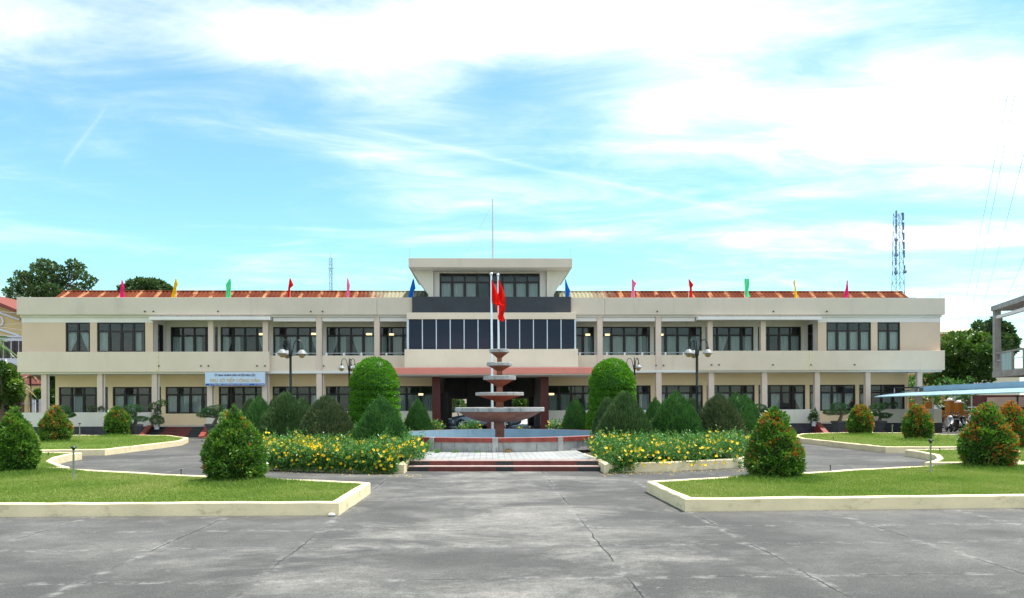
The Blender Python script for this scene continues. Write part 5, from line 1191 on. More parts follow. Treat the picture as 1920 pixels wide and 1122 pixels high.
def ledge_pot(px_, Y, r, lb, seed, leafy=True):
    b = at(px_, 770, Y); b.z = 1.53; t = thing('potted_plant', b, lb, 'potted plant'); rg = np.random.default_rng(seed)
    MB().lathe([(r * .7, 0), (r, r * 1.5), (r * .85, r * 1.5), (.01, r * 1.3)], b, 12, False).build('pot', WPOT if not leafy else POT, t)
    v, q = clump(rg, (0, 0, r * 2.1), (r * 1.7, r * 1.7, r * 1.3), 180, .12, seed=seed, w=.3); npmesh('foliage', v, 4, q, TREEL, t)
ledge_pot(172, D + .07, .12, 'small plant pot on the half wall left of the second column', 93); ledge_pot(1676, D + .07, .13, 'small plant pot on the right half wall left of the shed roof', 94)
ledge_pot(1660, D + .07, .11, 'small plant pot on the right half wall behind the shaded bonsai', 95); ledge_pot(190, D + .07, .09, 'little white pot on the half wall right of the second column', 96, False)
# weeds and a dried tuft at the foot of the pool wall
for px_, w_, h_, n, dry, lb in ((820, 6, 8, 90, 0, 'thin green weed at the foot of the pool wall, leftmost tuft'), (853, 6, 6, 60, 0, 'short green weed at the foot of the pool wall'), (897, 8, 4, 60, 0, 'low green weed at the foot of the pool wall near the stem'), (953, 6, 8, 160, 1, 'dried brown tuft at the foot of the pool wall')):
    rg = np.random.default_rng(px_); p = at(px_, 847, 27.58); p.z = .3; k = 27.6 / F
    q = np.stack([rg.normal(0, w_ * k * .5, n), rg.normal(0, .05, n), np.zeros(n)], 1); a = unit(np.stack([rg.normal(0, .6, n), rg.normal(-.2, .3, n), np.ones(n)], 1)); s = unit(np.cross(a, rg.normal(0, 1, a.shape))); L_ = h_ * k * rg.uniform(.4, 1.2, n)
    o = npmesh('weed', quads(q, a, s, L_, L_ * .12 + .006), 4, rg.uniform(.3, 1, n), leafmat('dry_weed', [(0, (.12, .07, .03)), (1, (.36, .26, .14))], .7, .2, .2) if dry else FLW); o.location = p; tag(o, lb, 'weed', 'weeds along the pool wall')
# fallen petals and a small stone at the kerb
rg = np.random.default_rng(5)
for px_, py_ in ((1240, 967),):
    p = gr(623, 967.5); o = MB().ball((0, 0, .03), (.07, .05, .035), 9, 6).build('stone', PALE, None, True); o.location = (p.x, p.y - .06, 0); tag(o, 'small pale stone at the corner of the front left kerb', 'stone')
n = 130; x = np.concatenate([rg.uniform(-6.5, -1.8, n), rg.uniform(3.2, 8, n)]); y = np.where(x < 0, 22.75 - .40 * (x + 2.7) - rg.exponential(.25, 2 * n), 22.45 + .27 * (x - 3.6) - rg.exponential(.25, 2 * n)); p = np.stack([x, y, np.full(2 * n, .006)], 1)
a = unit(np.stack([rg.normal(0, 1, 2 * n), rg.normal(0, 1, 2 * n), .25 * rg.random(2 * n)], 1)); s = unit(np.cross(a, np.array([[0, 0, 1.0]]) + rg.normal(0, .2, a.shape)))
o = npmesh('fallen_petals', quads(p, a, s, np.full(2 * n, .05), np.full(2 * n, .035)), 4, rg.random(2 * n), PETAL); tag(o, 'fallen yellow petals and leaves along the flower bed kerb', 'petals', kind='stuff')
# ------------------------------------------------------------------ trees behind the building
def tree(name, label, base, clumps, n, leaf, mat, trunk_r, seed, cat='tree', group=None, fork=.45):
    """clumps: (x, y, z, rx, ry, rz) in the world; limbs grow from the trunk to each clump"""
    t = thing(name, base, label, cat, group); rg = np.random.default_rng(seed); b = Vector(base)
    zs = [c[2] for c in clumps]; cx = sum(c[0] for c in clumps) / len(clumps); zf = b.z + (min(zs) - b.z) * .9
    fk = Vector((b.x + (cx - b.x) * .5, b.y, max(zf, b.z + .5)))
    m = MB(); m.tube([b, b.lerp(fk, .5) + Vector((.08 * trunk_r * 10, 0, 0)), fk], [trunk_r, trunk_r * .8, trunk_r * .65], 10)
    for c in clumps:
        e = Vector(c[:3]); q = fk.lerp(e, .5) + Vector((0, 0, .12 * (e - fk).length)); m.tube([fk, q, e], [trunk_r * .38, trunk_r * .2, trunk_r * .07], 6)
    m.build('trunk', BARK, t, smooth=True)
    V, T = [], []; vol = np.array([(c[3] * c[4] + c[3] * c[5]) for c in clumps]); vol = vol / vol.sum()
    for i, c in enumerate(clumps):
        v, q = clump(rg, (c[0] - b.x, c[1] - b.y, c[2] - b.z), c[3:6], max(40, int(n * vol[i])), leaf, seed=seed + i, w=.5, up_=.15, outward=.35)
        q = q + rg.uniform(-.12, .12); V.append(v); T.append(np.clip(q, 0, 1))
    npmesh('crown', np.concatenate(V), 4, np.concatenate(T), mat, t); return t
def cl_px(L_, Y, seed, dy=1.0, squash=.8):
    rg = random.Random(seed); out = []
    for px_, py_, r in L_:
        p = at(px_, py_, Y + rg.uniform(-dy, dy)); k = Y / F; out.append((p.x, p.y, p.z, r * k, r * k, r * k * squash))
    return out
Yt = 76
L1 = [(82, 497, 13), (68, 503, 11), (98, 500, 12), (113, 505, 9), (137, 497, 12), (150, 502, 9), (36, 515, 9), (50, 520, 13), (28, 530, 10), (70, 520, 18), (92, 522, 18), (112, 525, 15), (133, 515, 13), (152, 516, 11), (165, 522, 9), (176, 526, 6),
      (15, 547, 9), (30, 548, 12), (50, 540, 17), (72, 543, 20), (97, 545, 18), (122, 541, 14), (148, 540, 11), (165, 536, 9), (18, 560, 6), (38, 562, 10), (60, 566, 16), (90, 566, 18), (120, 562, 14), (28, 575, 6), (142, 550, 10)]
tree('shade_tree', 'big airy dark green tree rising behind the left end of the roof', (at(80, 700, Yt).x, Yt, 0), cl_px([(a, b, c * .86) for a, b, c in L1], Yt, 1, 2.0, .75), 9000, .30, TREEL, .45, 101)
L2 = [(232, 543, 9), (248, 536, 11), (266, 533, 12), (283, 534, 12), (300, 537, 11), (313, 544, 9), (258, 546, 12), (285, 546, 13), (240, 552, 10), (306, 552, 10), (270, 556, 14)]
tree('round_tree', 'round dense green tree top behind the red roof on the left', (at(272, 700, 86).x, 86, 0), cl_px(L2, 86, 2, 1.5, .8), 9000, .34, TREEL, .4, 102)
L3 = [(1790, 648, 26), (1815, 640, 22), (1840, 645, 22), (1778, 670, 24), (1805, 668, 28), (1832, 668, 26), (1853, 665, 18), (1790, 692, 26), (1818, 695, 26), (1845, 690, 22), (1862, 685, 14), (1775, 705, 16), (1760, 712, 14), (1800, 712, 18), (1735, 712, 12), (1850, 708, 12), (1712, 715, 10)]
tree('bushy_tree', 'bright bushy green tree between the office building and concrete balcony', (at(1812, 740, 63).x, 63, 0), cl_px(L3, 63, 3, 1.6, .85), 11000, .32, TREEM, .28, 103)
L4 = [(1835, 612, 9), (1868, 610, 14), (1885, 622, 14), (1895, 640, 13), (1875, 640, 16), (1862, 625, 12), (1880, 660, 16), (1898, 655, 10)]
tree('tall_tree', 'dark tree top seen through the concrete balcony frame', (at(1874, 740, 74).x, 74, 0), cl_px(L4, 74, 4, 1.5, .9), 6500, .34, TREEL, .3, 104)
L5 = [(10, 700, 17), (22, 712, 16), (5, 722, 18), (25, 730, 15), (12, 742, 18), (34, 742, 10), (0, 690, 12), (30, 722, 10), (-15, 715, 22), (-10, 745, 20), (8, 758, 14)]
tree('leafy_tree', 'leafy green tree at the left edge before the red-roofed house', (at(5, 780, 54).x, 54, 0), cl_px(L5, 54, 5, .8, .9), 8000, .22, TREEB, .16, 105)
L6 = [(93, 715, 10), (92, 730, 10), (96, 745, 10), (90, 757, 9), (97, 703, 8), (98, 762, 9)]
tree('slender_tree', 'slender green tree seen between the left corner column and wall', (at(94, 790, 66).x, 66, 0), cl_px(L6, 66, 6, .6, 1.0), 3600, .24, TREEB, .12, 106)
L7 = [(72, 735, 5), (66, 742, 6), (77, 742, 4)]
tree('small_tree', 'small bright green bush tree beside the slender palm on the left', (at(70, 790, 60).x, 60, 0), cl_px(L7, 60, 7, .3, .8), 900, .2, TREEB, .05, 107)
L8 = [(852, 752, 10), (862, 757, 8), (870, 768, 9), (848, 766, 8)]
tree('courtyard_tree', 'small tree seen through the left opening of the porch', (at(858, 790, 72).x, 72, .33), cl_px(L8, 72, 8, .5, .9), 2200, .22, TREEL, .08, 108)
L9 = [(966, 752, 10), (978, 757, 11), (988, 750, 10), (972, 768, 10), (985, 770, 9), (960, 764, 8), (992, 760, 8)]
tree('courtyard_tree', 'bright green tree seen through the right opening of the porch', (at(976, 790, 72).x, 72, .33), cl_px(L9, 72, 9, .6, .9), 3500, .24, TREEB, .09, 109)
# fan palm and slender palm on the left
def frond(m, root, dirn, ln, droop, wd, rg):
    dirn = Vector(dirn).normalized(); side = dirn.cross(Vector((0, 0, 1))).normalized(); pts = []
    for i in range(9): t = i / 8; pts.append(Vector(root) + dirn * ln * t + Vector((0, 0, -droop * t * t)))
    m.tube(pts, [.018 * (1 - .8 * i / 8) for i in range(9)], 4)
    for i in range(2, 9):
        for s in (-1, 1):
            for q in range(3):
                a = pts[i - 1].lerp(pts[i], q / 3); e = a + side * s * wd * (1 - abs(i / 8 - .45)) + dirn * wd * .45 + Vector((0, 0, -wd * (.35 + rg.random() * .3)))
                w_ = dirn * .03; m.add([a - w_, a + w_, e], [(0, 1, 2)])
PALMF = leafmat('palm_frond', [(0, (.06, .13, .03)), (1, (.12, .2, .05))], .45, .25, .4); DRYF = shader('dry_palm_frond', (.25, .17, .09), .8, .2, 4)
def palm(name, lb, base, zt, r, nf, ln, wd, seed, dry=0):
    t = thing(name, base, lb, 'palm'); rg = random.Random(seed)
    MB().tube([base, (base[0] + .05, base[1], (base[2] + zt) / 2), (base[0], base[1], zt)], [r * 1.3, r, r * .9], 10).build('trunk', BARK, t, smooth=True)
    for k in range(nf):
        a = 2 * math.pi * k / nf + rg.uniform(-.2, .2); e = rg.uniform(-.3, .8); m = MB(); frond(m, (base[0], base[1], zt), (math.cos(a), math.sin(a), e), ln * rg.uniform(.8, 1.1), ln * rg.uniform(.4, .8), wd, rg)
        o = m.build('frond', DRYF if rg.random() < dry else PALMF, t)
        if o.data.materials[0] is PALMF: at_ = o.data.attributes.new('tint', 'FLOAT', 'POINT'); at_.data.foreach_set('value', np.random.default_rng(seed + k).random(len(o.data.vertices)).astype(np.float32))
p = at(33, 780, 56); palm('fan_palm', 'short fan palm with drooping grey and dry fronds at left edge', (p.x, 56, 0), at(33, 722, 56).z, .16, 16, 1.0, .42, 111, .3)
p = at(57, 780, 58); palm('slender_palm', 'slender palm trunk with small dry crown left of the corner column', (p.x, 58, 0), at(57, 706, 58).z, .07, 9, .55, .2, 112, .85)
p = at(-22, 780, 52); palm('tall_palm', 'tall palm with yellow-green fronds reaching in at the left edge', (p.x, 52, 0), at(-22, 640, 52).z, .15, 14, 1.7, .5, 113, 0)

# ------------------------------------------------------------------ house on the left
YL_ = 64.0
HY = shader('yellow_house_wall', (.62, .46, .22), .8, .05, .6); HW = shader('lilac_white_trim', (.66, .66, .74), .6, .05, 1); HR = shader('red_roof_tiles', (.22, .055, .036), .7, .2, 6, (4, 1, 1)); HB = shader('purple_brown_shutter', (.05, .028, .032), .5, .25, 6)
p0, p1 = at(-120, 690, YL_), at(110, 690, YL_)
h = thing('yellow_house', ((p0.x + p1.x) / 2, YL_, 0), 'yellow two-storey house with red tiled roof left of the office building', 'house')
zx = lambda px_, py_: (at(px_, py_, YL_).x, at(px_, py_, YL_).z)
ge = [zx(-120, 665), zx(110, 665), zx(110, 620), zx(36, 590), zx(0, 573), zx(-50, 556), zx(-120, 590)]
MB().prism_y(ge, YL_, YL_ + 8).build('wall', HY, h)
lo = [zx(-120, 780), zx(110, 780), zx(110, 665.5), zx(-120, 665.5)]
MB().prism_y([zx(-120, 690), zx(110, 690), zx(110, 632), zx(-120, 632)], YL_ - .25, YL_ - .004).build('upper_wall', HW, h)
r = [zx(-50, 545), zx(0, 565), zx(36, 580), zx(120, 615), zx(120, 622), zx(36, 587), zx(0, 572), zx(-50, 553)]
MB().prism_y(r, YL_ - .9, YL_ + 8.2).build('roof', HR, h)
for a, b in (((-20, 578), (38, 598)), ((-20, 610), (38, 628))):
    q = [zx(*a), zx(*b), zx(b[0], b[1] + 3.5), zx(a[0], a[1] + 3.5)]; MB().prism_y(q, YL_ - .16, YL_ - .005).build('moulding', HW, h)
MB().prism_y([zx(-60, 628.5), zx(60, 631), zx(60, 633.5), zx(-60, 631)], YL_ - .40, YL_ - .26).build('moulding', HW, h)
c = at(-3, 603, YL_); m = MB(); v = []; f = []
for i in range(24):
    a = 2 * math.pi * i / 24
    for rr, yy in ((.36, -.12), (.47, -.12), (.47, -.01), (.36, -.01)): v.append((c.x + rr * math.cos(a), YL_ + yy, c.z + rr * math.sin(a)))
for i in range(24):
    for q in range(4): f.append((i * 4 + q, i * 4 + (q + 1) % 4, ((i + 1) % 24) * 4 + (q + 1) % 4, ((i + 1) % 24) * 4 + q))
m.add(v, f); m.build('round_window', HW, h)
for a, b in ((-26, -18), (-14, -4), (-2, 9), (11.5, 23), (26, 37.5), (40, 52)):
    q0, q1 = at(a, 672, YL_), at(b, 640, YL_); wv = MB(); wv.box(q0.x, q1.x, YL_ - .30, YL_ - .255, q0.z, q1.z); o = wv.build('window', HB, h)
    MB().box((q0.x + q1.x) / 2 - .02, (q0.x + q1.x) / 2 + .02, YL_ - .33, YL_ - .302, q0.z, q1.z).build('mullion', FRAME, o)
# lower lean-to with its hipped tiled roof and white posts
LY = YL_ - 3.2
zl = lambda px_, py_, Y=LY: (at(px_, py_, Y).x, at(px_, py_, Y).z)
a0, a1 = at(-60, 712, LY), at(100, 722, LY)
m = MB(); e0 = at(-60, 712, LY); e1 = at(86, 720, LY); t0 = at(-60, 668, YL_ - .27); t1 = at(20, 680, YL_ - .27)
m.add([(e0.x, LY, e1.z), (e1.x, LY, e1.z), (t1.x, YL_ - .27, t1.z), (t0.x, YL_ - .27, t1.z), (e0.x, LY, e1.z - .12), (e1.x, LY, e1.z - .12)], [(0, 1, 2, 3), (4, 5, 1, 0), (1, 5, 2)]); m.build('lean_to_roof', shader('dark_red_roof_tiles', (.13, .034, .026), .7, .25, 6, (4, 1, 1)), h)
MB().box(e0.x, e1.x - .2, LY + .05, LY + .3, e1.z - .5, e1.z - .13).build('lean_to_beam', HY, h)
for px_ in (18, 48, 60, 75): q = at(px_, 740, LY); MB().box(q.x - .13, q.x + .13, LY + .06, LY + .28, 0, e1.z - .5).build('post', HW if px_ > 50 else HY, h)
MB().box(p0.x, at(76, 700, YL_).x, YL_ + .02, YL_ + .2, 0, at(0, 690, YL_).z).build('lower_wall', shader('house_lower_wall', (.20, .12, .07), .8, .15, 1), h)
MB().box(at(60, 740, YL_).x, at(76, 740, YL_).x, YL_ - .1, YL_ + .01, at(0, 760, YL_).z, at(0, 722, YL_).z).build('shutter', HB, h)
for px_ in (11, 36): 
    q = at(px_, 683 if px_ < 20 else 700, YL_ - 1.6); MB().lathe([(.16, -.25), (.12, .1), (.02, .45)], (q.x, q.y, q.z), 8).build('roof_finial', HW, h)
MB().tube([at(42, 757, LY - .1), at(72, 757, LY - .1)], .025, 6).build('railing', METAL, h)
yw = thing('boundary_wall', at(92, 790, 70), 'low yellow garden wall behind the left corner column', 'wall'); yw.location.z = 0
MB().box(at(66, 790, 70).x, at(110, 790, 70).x, 70, 70.25, 0, at(90, 753, 70).z).build('wall', HY, yw); MB().box(at(66, 790, 70).x, at(110, 790, 70).x, 69.95, 70.3, at(90, 753, 70).z + .002, at(90, 751, 70).z).build('coping', HW, yw)

# ------------------------------------------------------------------ courtyard seen through the porch
tag(MB().box(-14, 16, D + 12.4, 90, .01, .31).build('courtyard_paving', shader('pale_concrete_paving', (.48, .47, .44), .85, .1, 1)), kind='structure')
cw = thing('courtyard_house', (.5, 80, .3), 'cream courtyard house glimpsed through the porch openings', 'house')
MB().box(-9, 12, 80, 84, .31, 4.2).build('wall', CREAM, cw); 
for a, b, c, d in ((852, 868, 765, 752), (940, 955, 770, 752)):
    q0, q1 = at(a, c, 79.9), at(b, d, 79.9); MB().box(q0.x, q1.x, 79.93, 79.998, q0.z, q1.z + .6).build('window', FRAME, cw)
MB().box(-9.6, 12.6, 79.2, 84.6, 4.202, 4.45).build('roof', SOFFIT, cw)
gt = thing('iron_gate', (at(1008, 790, D + 8).x, D + 8, .33), 'dark iron folding gate beside the right porch opening', 'gate'); m = MB()
q0, q1 = at(993, 760, D + 8.6).x, at(1005, 760, D + 8.6).x
for i in range(6): x = q0 + (q1 - q0) * i / 5; m.tube([(x, D + 8.6, .34), (x, D + 8.6, 2.4)], .02, 6)
for z in (.5, 1.4, 2.35): m.tube([(q0, D + 8.6, z), (q1, D + 8.6, z)], .02, 6)
m.build('bars', FRAME, gt)

# ------------------------------------------------------------------ blue-roofed scooter shed on the right
SHB = shader('pale_blue_sheet_metal', (.24, .36, .45), .5, .08, 1.5, stain=(.25, .33, .40), stain_amt=.4, stain_scale=(2, .4, 1)); SHT = shader('sheet_roof_top', (.27, .42, .52), .45, .05, 1.5)
f0 = at(1639, 744, 47.4); f1 = at(1914, 735, 38.5); k0 = at(1674, 737.5, 49.2); k1 = at(1935, 726.5, 40.2)
sh = thing('scooter_shed', ((f0.x + f1.x) / 2, 45, 0), 'open shed with pale blue sheet metal roof right of the office building', 'shed')
ext = f1 + (f1 - f0) * .35; exk = k1 + (k1 - k0) * .35
def slab(m, q, th):
    vs = [tuple(v) for v in q] + [(v[0], v[1], v[2] - th) for v in q]; n_ = len(q); m.add(vs, [tuple(range(n_)), tuple(range(n_, 2 * n_))[::-1]] + [(i, n_ + i, n_ + (i + 1) % n_, (i + 1) % n_) for i in range(n_)]); return m
slab(MB(), [f0, ext, exk, k0], .05).build('roof', SHT, sh)
u0 = at(1735, 733.5, 46.0); u1 = exk + Vector((0, .25, .0)); tz = at(1735, 724.5, 46.0).z - u0.z
m = MB(); b0 = k0.lerp(exk, .20) + Vector((0, .15, .03)); b1 = exk + Vector((0, .15, .03))
z0_ = at(1737, 733.5, b0.y).z; z1_ = at(1737, 724.5, b0.y).z; zz0 = at(1920, 726.5, k1.y).z; zz1 = at(1920, 714.5, k1.y).z
m.add([(b0.x, b0.y, z0_), (b1.x, b1.y, zz0 + .04), (b1.x, b1.y, zz1 + .08), (b0.x, b0.y, z1_), (b0.x, b0.y + .06, z0_), (b1.x, b1.y + .06, zz0 + .04), (b1.x, b1.y + .06, zz1 + .08), (b0.x, b0.y + .06, z1_)], [(0, 1, 2, 3), (7, 6, 5, 4), (3, 2, 6, 7), (0, 4, 5, 1), (0, 3, 7, 4), (1, 5, 6, 2)]); m.build('fascia', SHB, sh)
m = MB(); slab(m, [(b0.x, b0.y + .07, z1_ - .03), (b1.x, b1.y + .07, zz1 + .05), (b1.x + 1, b1.y + 5, zz1 - .2), (b0.x + 1, b0.y + 5, z1_ - .3)], .05); m.build('rear_roof', SHT, sh)
MB().tube([at(1672, 727.5, 49.0), at(1736, 726.5, 47.5)], .05, 6).build('purlin', BLACKMETAL, sh); MB().tube([at(1677, 728, 49.0), at(1677, 737, 49.0)], .035, 6).build('bracket', METAL, sh); MB().tube([at(1722, 727, 47.9), at(1722, 735, 47.9)], .04, 6).build('bracket', METAL, sh)
for px_, Y in ((1749, 46.8), (1908, 40.5), (1822, 50.0), (1700, 50.4)):
    q = at(px_, 790, Y); MB().tube([(q.x, Y, 0), (q.x, Y, 2.35)], .05, 8).build('post', METAL if px_ < 1900 else BLACKMETAL, sh)
# gate pillars, wall and clutter in the shade behind the shed
OR = shader('ochre_painted_masonry', (.36, .15, .020), .8, .12, 2)
for i, (px_, w_, py_, lb) in enumerate(((1785, 9, 752, 'ochre gate pillar with white cap left of its twin under the shed'), (1802, 9, 756, 'ochre gate pillar with white cap behind the white scooter'))):
    Y = 55 + i; q = at(px_, py_, Y); g_ = thing('gate_pillar', (q.x, Y, 0), lb, 'pillar', 'ochre gate pillars'); k = w_ / 2 * Y / F
    MB().box(q.x - k, q.x + k, Y, Y + .6, 0, q.z).build('shaft', OR, g_); MB().box(q.x - k - .05, q.x + k + .05, Y - .05, Y + .65, q.z + .002, q.z + .09).build('cap', WHITE, g_); MB().ball((q.x, Y + .3, q.z + .10), (k * .9, .25, .12), 12, 6).build('cap_dome', WHITE, g_, True)
ow = thing('ochre_wall', (at(1772, 790, 57).x, 57, 0), 'ochre garden wall with pinkish panels behind the scooters', 'wall')
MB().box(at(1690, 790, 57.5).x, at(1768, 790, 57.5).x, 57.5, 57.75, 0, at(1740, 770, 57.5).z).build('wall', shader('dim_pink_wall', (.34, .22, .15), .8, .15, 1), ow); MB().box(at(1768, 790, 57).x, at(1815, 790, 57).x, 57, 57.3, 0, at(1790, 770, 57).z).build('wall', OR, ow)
for px_ in (1712, 1742): MB().box(at(px_, 790, 57.4).x - .3, at(px_, 790, 57.4).x + .3, 57.3, 57.49, 0, at(1740, 754, 57.4).z).build('pier', OR, ow)
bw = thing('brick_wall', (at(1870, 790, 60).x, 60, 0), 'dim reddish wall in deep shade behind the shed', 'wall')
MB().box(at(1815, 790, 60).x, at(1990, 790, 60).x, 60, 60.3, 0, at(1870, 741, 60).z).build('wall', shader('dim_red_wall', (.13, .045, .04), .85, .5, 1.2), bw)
for z in (at(1850, 770, 59.7).z, at(1850, 764, 59.7).z): MB().tube([(at(1806, 770, 59.7).x, 59.7, z), (at(1850, 770, 59.7).x, 59.7, z)], .05, 6).build('rail', METAL, bw)
hdg = flower_mass([(at(1700, 780, 58.5).x, 58.5), (at(1830, 780, 58.5).x, 58.5), (at(1830, 780, 58.5).x, 60), (at(1700, 780, 58.5).x, 60)], lambda x, y: 2.9 + 0 * x, 5200, 2, 79, 'dark leafy hedge behind the ochre wall under the shed roof', None, leaf=.22)
hdg.name = 'hedge'; hdg['category'] = 'hedge'
pkb = thing('pink_hut', (at(1925, 790, 46).x, 46, 0), 'pinkish hut wall with window at the right edge under the shed', 'hut')
MB().box(at(1911, 790, 46).x, at(1990, 790, 46).x, 46, 49, 0, 2.25).build('wall', shader('pink_plaster', (.56, .40, .34), .8, .06, 1), pkb); MB().box(at(1913, 790, 46).x, at(1930, 790, 46).x, 45.95, 45.998, at(1915, 779, 46).z, at(1915, 764, 46).z).build('window', FRAME, pkb)

# ------------------------------------------------------------------ neighbour with concrete balcony on the right
OLDC = shader('stained_grey_concrete', (.33, .32, .31), .9, .2, 1.5, stain=(.10, .09, .09), stain_amt=.7, stain_scale=(2.5, 2.5, .6)); PEACH = shader('peach_plaster', (.62, .42, .30), .8, .06, .8)
A = at(1861, 580, 56); B = at(1922, 563, 50.0); Dv = (B - A); Dv.z = 0; Dv.normalize(); Nv = Vector((-Dv.y, Dv.x, 0)); 
if Nv.x < 0: Nv = -Nv
nb = thing('balcony_house', (A.x, A.y, 0), 'peach house with weathered grey concrete balcony at the right edge', 'house')
def ob(nm, mt, s0, s1, d0, d1, z0, z1):
    o0 = Vector((A.x, A.y, 0)); q = [o0 + Dv * s + Nv * d for s, d in ((s0, d0), (s1, d0), (s1, d1), (s0, d1))]; return MB().prism([(v.x, v.y) for v in q], z0, z1).build(nm, mt, nb)
zr0 = at(1861, 584, 56).z; zr1 = at(1861, 575, 56).z
ob('roof_slab', OLDC, -.05, 18, -.1, 6, zr0, zr1); ob('roof_edge', WHITE, .3, 18, .1, .35, at(1866, 598, 55.6).z, at(1866, 592.5, 55.6).z)
zf = at(1866, 690, 56).z; zb0 = at(1866, 702, 56).z
ob('column', OLDC, 0, .42, 0, .42, zb0 - .2, zr0 - .002); ob('balcony_slab', OLDC, 0, 18, -.05, 5, zb0 - .25, zf - .28)
zq = at(1866, 662, 56).z; ob('balcony_rail', OLDC, .43, 18, .05, .2, zq - .12, zq); ob('balcony_rail', METAL, .43, 18, .1, .15, zq - .62, zq - .57)
for s in (1.3, 3.6, 5.6): ob('baluster', OLDC, s, s + .16, .06, .19, zf - .27, zq - .125)
BAL = shader('mint_balustrade', (.45, .62, .62), .6, .05, 3)
for i in range(7): ob('baluster', BAL, 1.6 + i * .28, 1.72 + i * .28, .08, .17, zf - .27, zq - .125)
# peach room set back, leaving the open balcony corner
ob('wall', PEACH, 4.2, 18, 1.2, 6, 0, zr0 - .003); ob('lower_wall', PALE, 1.6, 4.19, 1.6, 6, 0, zb0 - .26)
ob('water_tank_base', OLDC, 5.0, 9, 1, 5, zr1 + .002, zr1 + 1.0)
# pale hip-roofed house behind the bushy tree
YH = 92
yh = thing('hip_roof_house', (at(1800, 700, YH).x, YH, 0), 'ochre house with pale yellow hipped roof behind the bushy tree', 'house')
zh_ = lambda px_, py_: (at(px_, py_, YH).x, at(px_, py_, YH).z)
MB().prism_y([zh_(1700, 760), zh_(1853, 760), zh_(1853, 622), zh_(1700, 622)], YH, YH + 9).build('wall', shader('ochre_house_wall', (.52, .30, .11), .8, .08, 1), yh)
ra, rb_, rc, rd = at(1690, 622, YH - .8), at(1858, 622, YH - .8), at(1768, 608.5, YH + 4), at(1700, 608.5, YH + 4)
MB().add([(ra.x, ra.y, rb_.z), tuple(rb_), tuple(rc), (rd.x, rd.y, rc.z), (ra.x, ra.y, rb_.z - .3), (rb_.x, rb_.y, rb_.z - .3), (rb_.x, YH + 10, rb_.z)], [(0, 1, 2, 3), (4, 5, 1, 0), (1, 6, 2)]).build('roof', shader('pale_yellow_roof', (.66, .58, .36), .7, .08, 3, (1, 6, 1)), yh)
# pale house under the tree crown
lw = thing('low_house', (at(1850, 720, 66).x, 66, 0), 'cream low house glimpsed under the bushy tree beside the balcony', 'house')
MB().box(at(1825, 720, 70).x, at(1912, 720, 70).x, 70, 74, 0, at(1850, 694, 70).z).build('wall', shader('cream_house_wall', (.72, .66, .48), .8, .05, 1), lw); MB().box(at(1822, 720, 70).x, at(1915, 720, 70).x, 69.5, 74.5, at(1850, 694, 70).z + .003, at(1850, 691, 70).z).build('roof', SOFFIT, lw)
# ------------------------------------------------------------------ telecom tower and far radio mast
STB = shader('blue_grey_tower_steel', (.16, .20, .30), .5, .1, 2, metal=.3)
YT = 165; tb = at(1684, 553, YT); q = at(1683, 400, YT)
tw = thing('telecom_tower', (tb.x, YT, 0), 'tall lattice telecom tower with antennas behind the right end of the roof', 'tower')
def lattice(par, x, Y, zs, ws, r, lean=0.0, nleg=4):
    legs = [MB() for _ in range(nleg)]; br = MB(); cor = []
    for z, w_ in zip(zs, ws): cor.append([(x + lean * (z - zs[0]) + w_ * sx, Y + w_ * sy, z) for sx, sy in (((-1, -1), (1, -1), (1, 1), (-1, 1)) if nleg == 4 else ((-1, -.58), (1, -.58), (0, 1.15)))])
    for k in range(nleg): legs[k].tube([c[k] for c in cor], r, 5).build('leg', STB, par)
    for a, b in zip(cor[:-1], cor[1:]):
        for k in range(nleg):
            k2 = (k + 1) % nleg; br.tube([a[k], b[k2]], r * .55, 4); br.tube([a[k2], b[k]], r * .55, 4) if nleg == 4 else None; br.tube([b[k], b[k2]], r * .55, 4)
    br.build('bracing', STB, par); return cor
ztop_ = q.z; lean = (q.x - tb.x) / (ztop_ - tb.z)
zs_ = [0] + list(np.linspace(8, ztop_, 17)); ws_ = [1.9] + [1.75 - 1.45 * min(1, i / 9) for i in range(17)]
wt_ = lambda z: .62 + .75 * (1 - z / ztop_)
ws_ = [wt_(z) for z in zs_]
cor = lattice(tw, tb.x - lean * tb.z, YT, zs_, ws_, .06, lean)
ra_ = random.Random(3)
for i, py_ in enumerate((404, 408, 420, 426, 432, 445, 455, 462, 470, 478, 492, 506, 511)):
    z = at(1683, py_, YT).z; s = (-1, 1)[i % 2]; x = tb.x + lean * (z - tb.z) + s * (wt_(z) + .12)
    o = MB().box(x - .14, x + .14, YT - 1.0, YT - .75, z - .8, z + .8).build('panel_antenna', STB, tw)
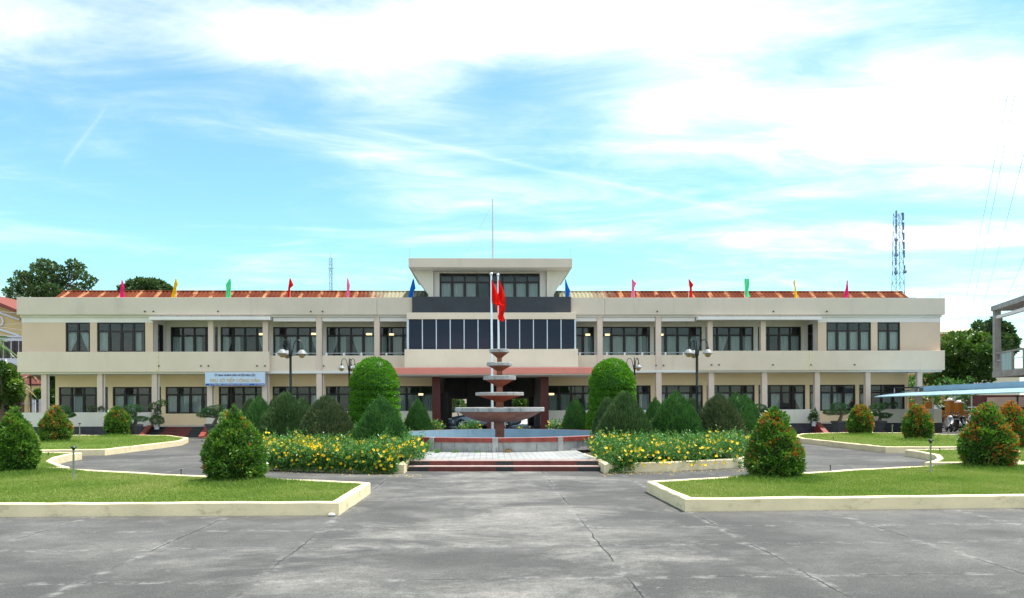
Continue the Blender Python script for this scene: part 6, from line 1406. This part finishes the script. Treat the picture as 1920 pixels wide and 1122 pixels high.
for py_, s in ((511, 1), (513, -1), (480, -1), (452, -1)):
    z = at(1683, py_, YT).z; x = tb.x + lean * (z - tb.z) + s * (wt_(z) + .15); m = MB().ball((x, YT - 1.0, z), (.42, .2, .42), 12, 8).build('dish_antenna', STB, tw, True)
YM = 130; mb_ = at(620.5, 545, YM); ra2 = thing('radio_mast', (mb_.x, YM, 0), 'slim distant lattice radio mast left of the centre block', 'mast')
zt_ = at(620, 485, YM).z; lattice(ra2, mb_.x, YM, list(np.linspace(0, zt_, 26)), [.26] * 26, .035, 0, 3)
MB().tube([(mb_.x, YM, zt_), (mb_.x, YM, at(620, 474, YM).z)], .03, 5).build('tip', STB, ra2)
zc_ = at(620, 504, YM).z; MB().tube([(mb_.x - .5, YM, zc_ + .12), (mb_.x - .3, YM, zc_), (mb_.x + .3, YM, zc_), (mb_.x + .5, YM, zc_ + .12)], .04, 5).build('cross_arm', STB, ra2)
for s in (-1, 1): MB().tube([(mb_.x, YM, zc_), (mb_.x + s * 2.6, YM, zc_ - 7)], .012, 4).build('guy_wire', STB, ra2)
# ------------------------------------------------------------------ overhead wires
WIRE = shader('grey_wire', (.22, .23, .26), .5, .05, 1)
for (a, ya_), (b, yb_), lb in (((1889, 180), (1799, 612), 'overhead wire nearest the office building on the right'), ((1902, 180), (1814, 612), 'overhead wire second from the office building'), ((1925, 270), (1830, 612), 'overhead wire third from the office building'), ((1930, 460), (1877, 565), 'overhead wire above the concrete balcony')):
    P0 = at(a, ya_, 34); P1 = at(b, yb_, 95); pts = [P0.lerp(P1, i / 10) - Vector((0, 0, .5 * math.sin(math.pi * i / 10))) for i in range(11)]
    tag(MB().tube(pts, .010, 4).build('power_line', WIRE), lb, 'wire', 'overhead wires on the right')
for (a, ya_), (b, yb_), lb in (((-30, 583), (60, 589), 'upper thin wire crossing the yellow house gable'), ((-30, 613), (60, 605), 'middle thin wire crossing the yellow house gable'), ((-30, 610), (60, 622), 'lower thin wire crossing the yellow house gable')):
    P0 = at(a, ya_, 58); P1 = at(b, yb_, 60); pts = [P0.lerp(P1, i / 6) for i in range(7)]; tag(MB().tube(pts, .016, 4).build('power_line', WIRE), lb, 'wire', 'wires across the yellow house')
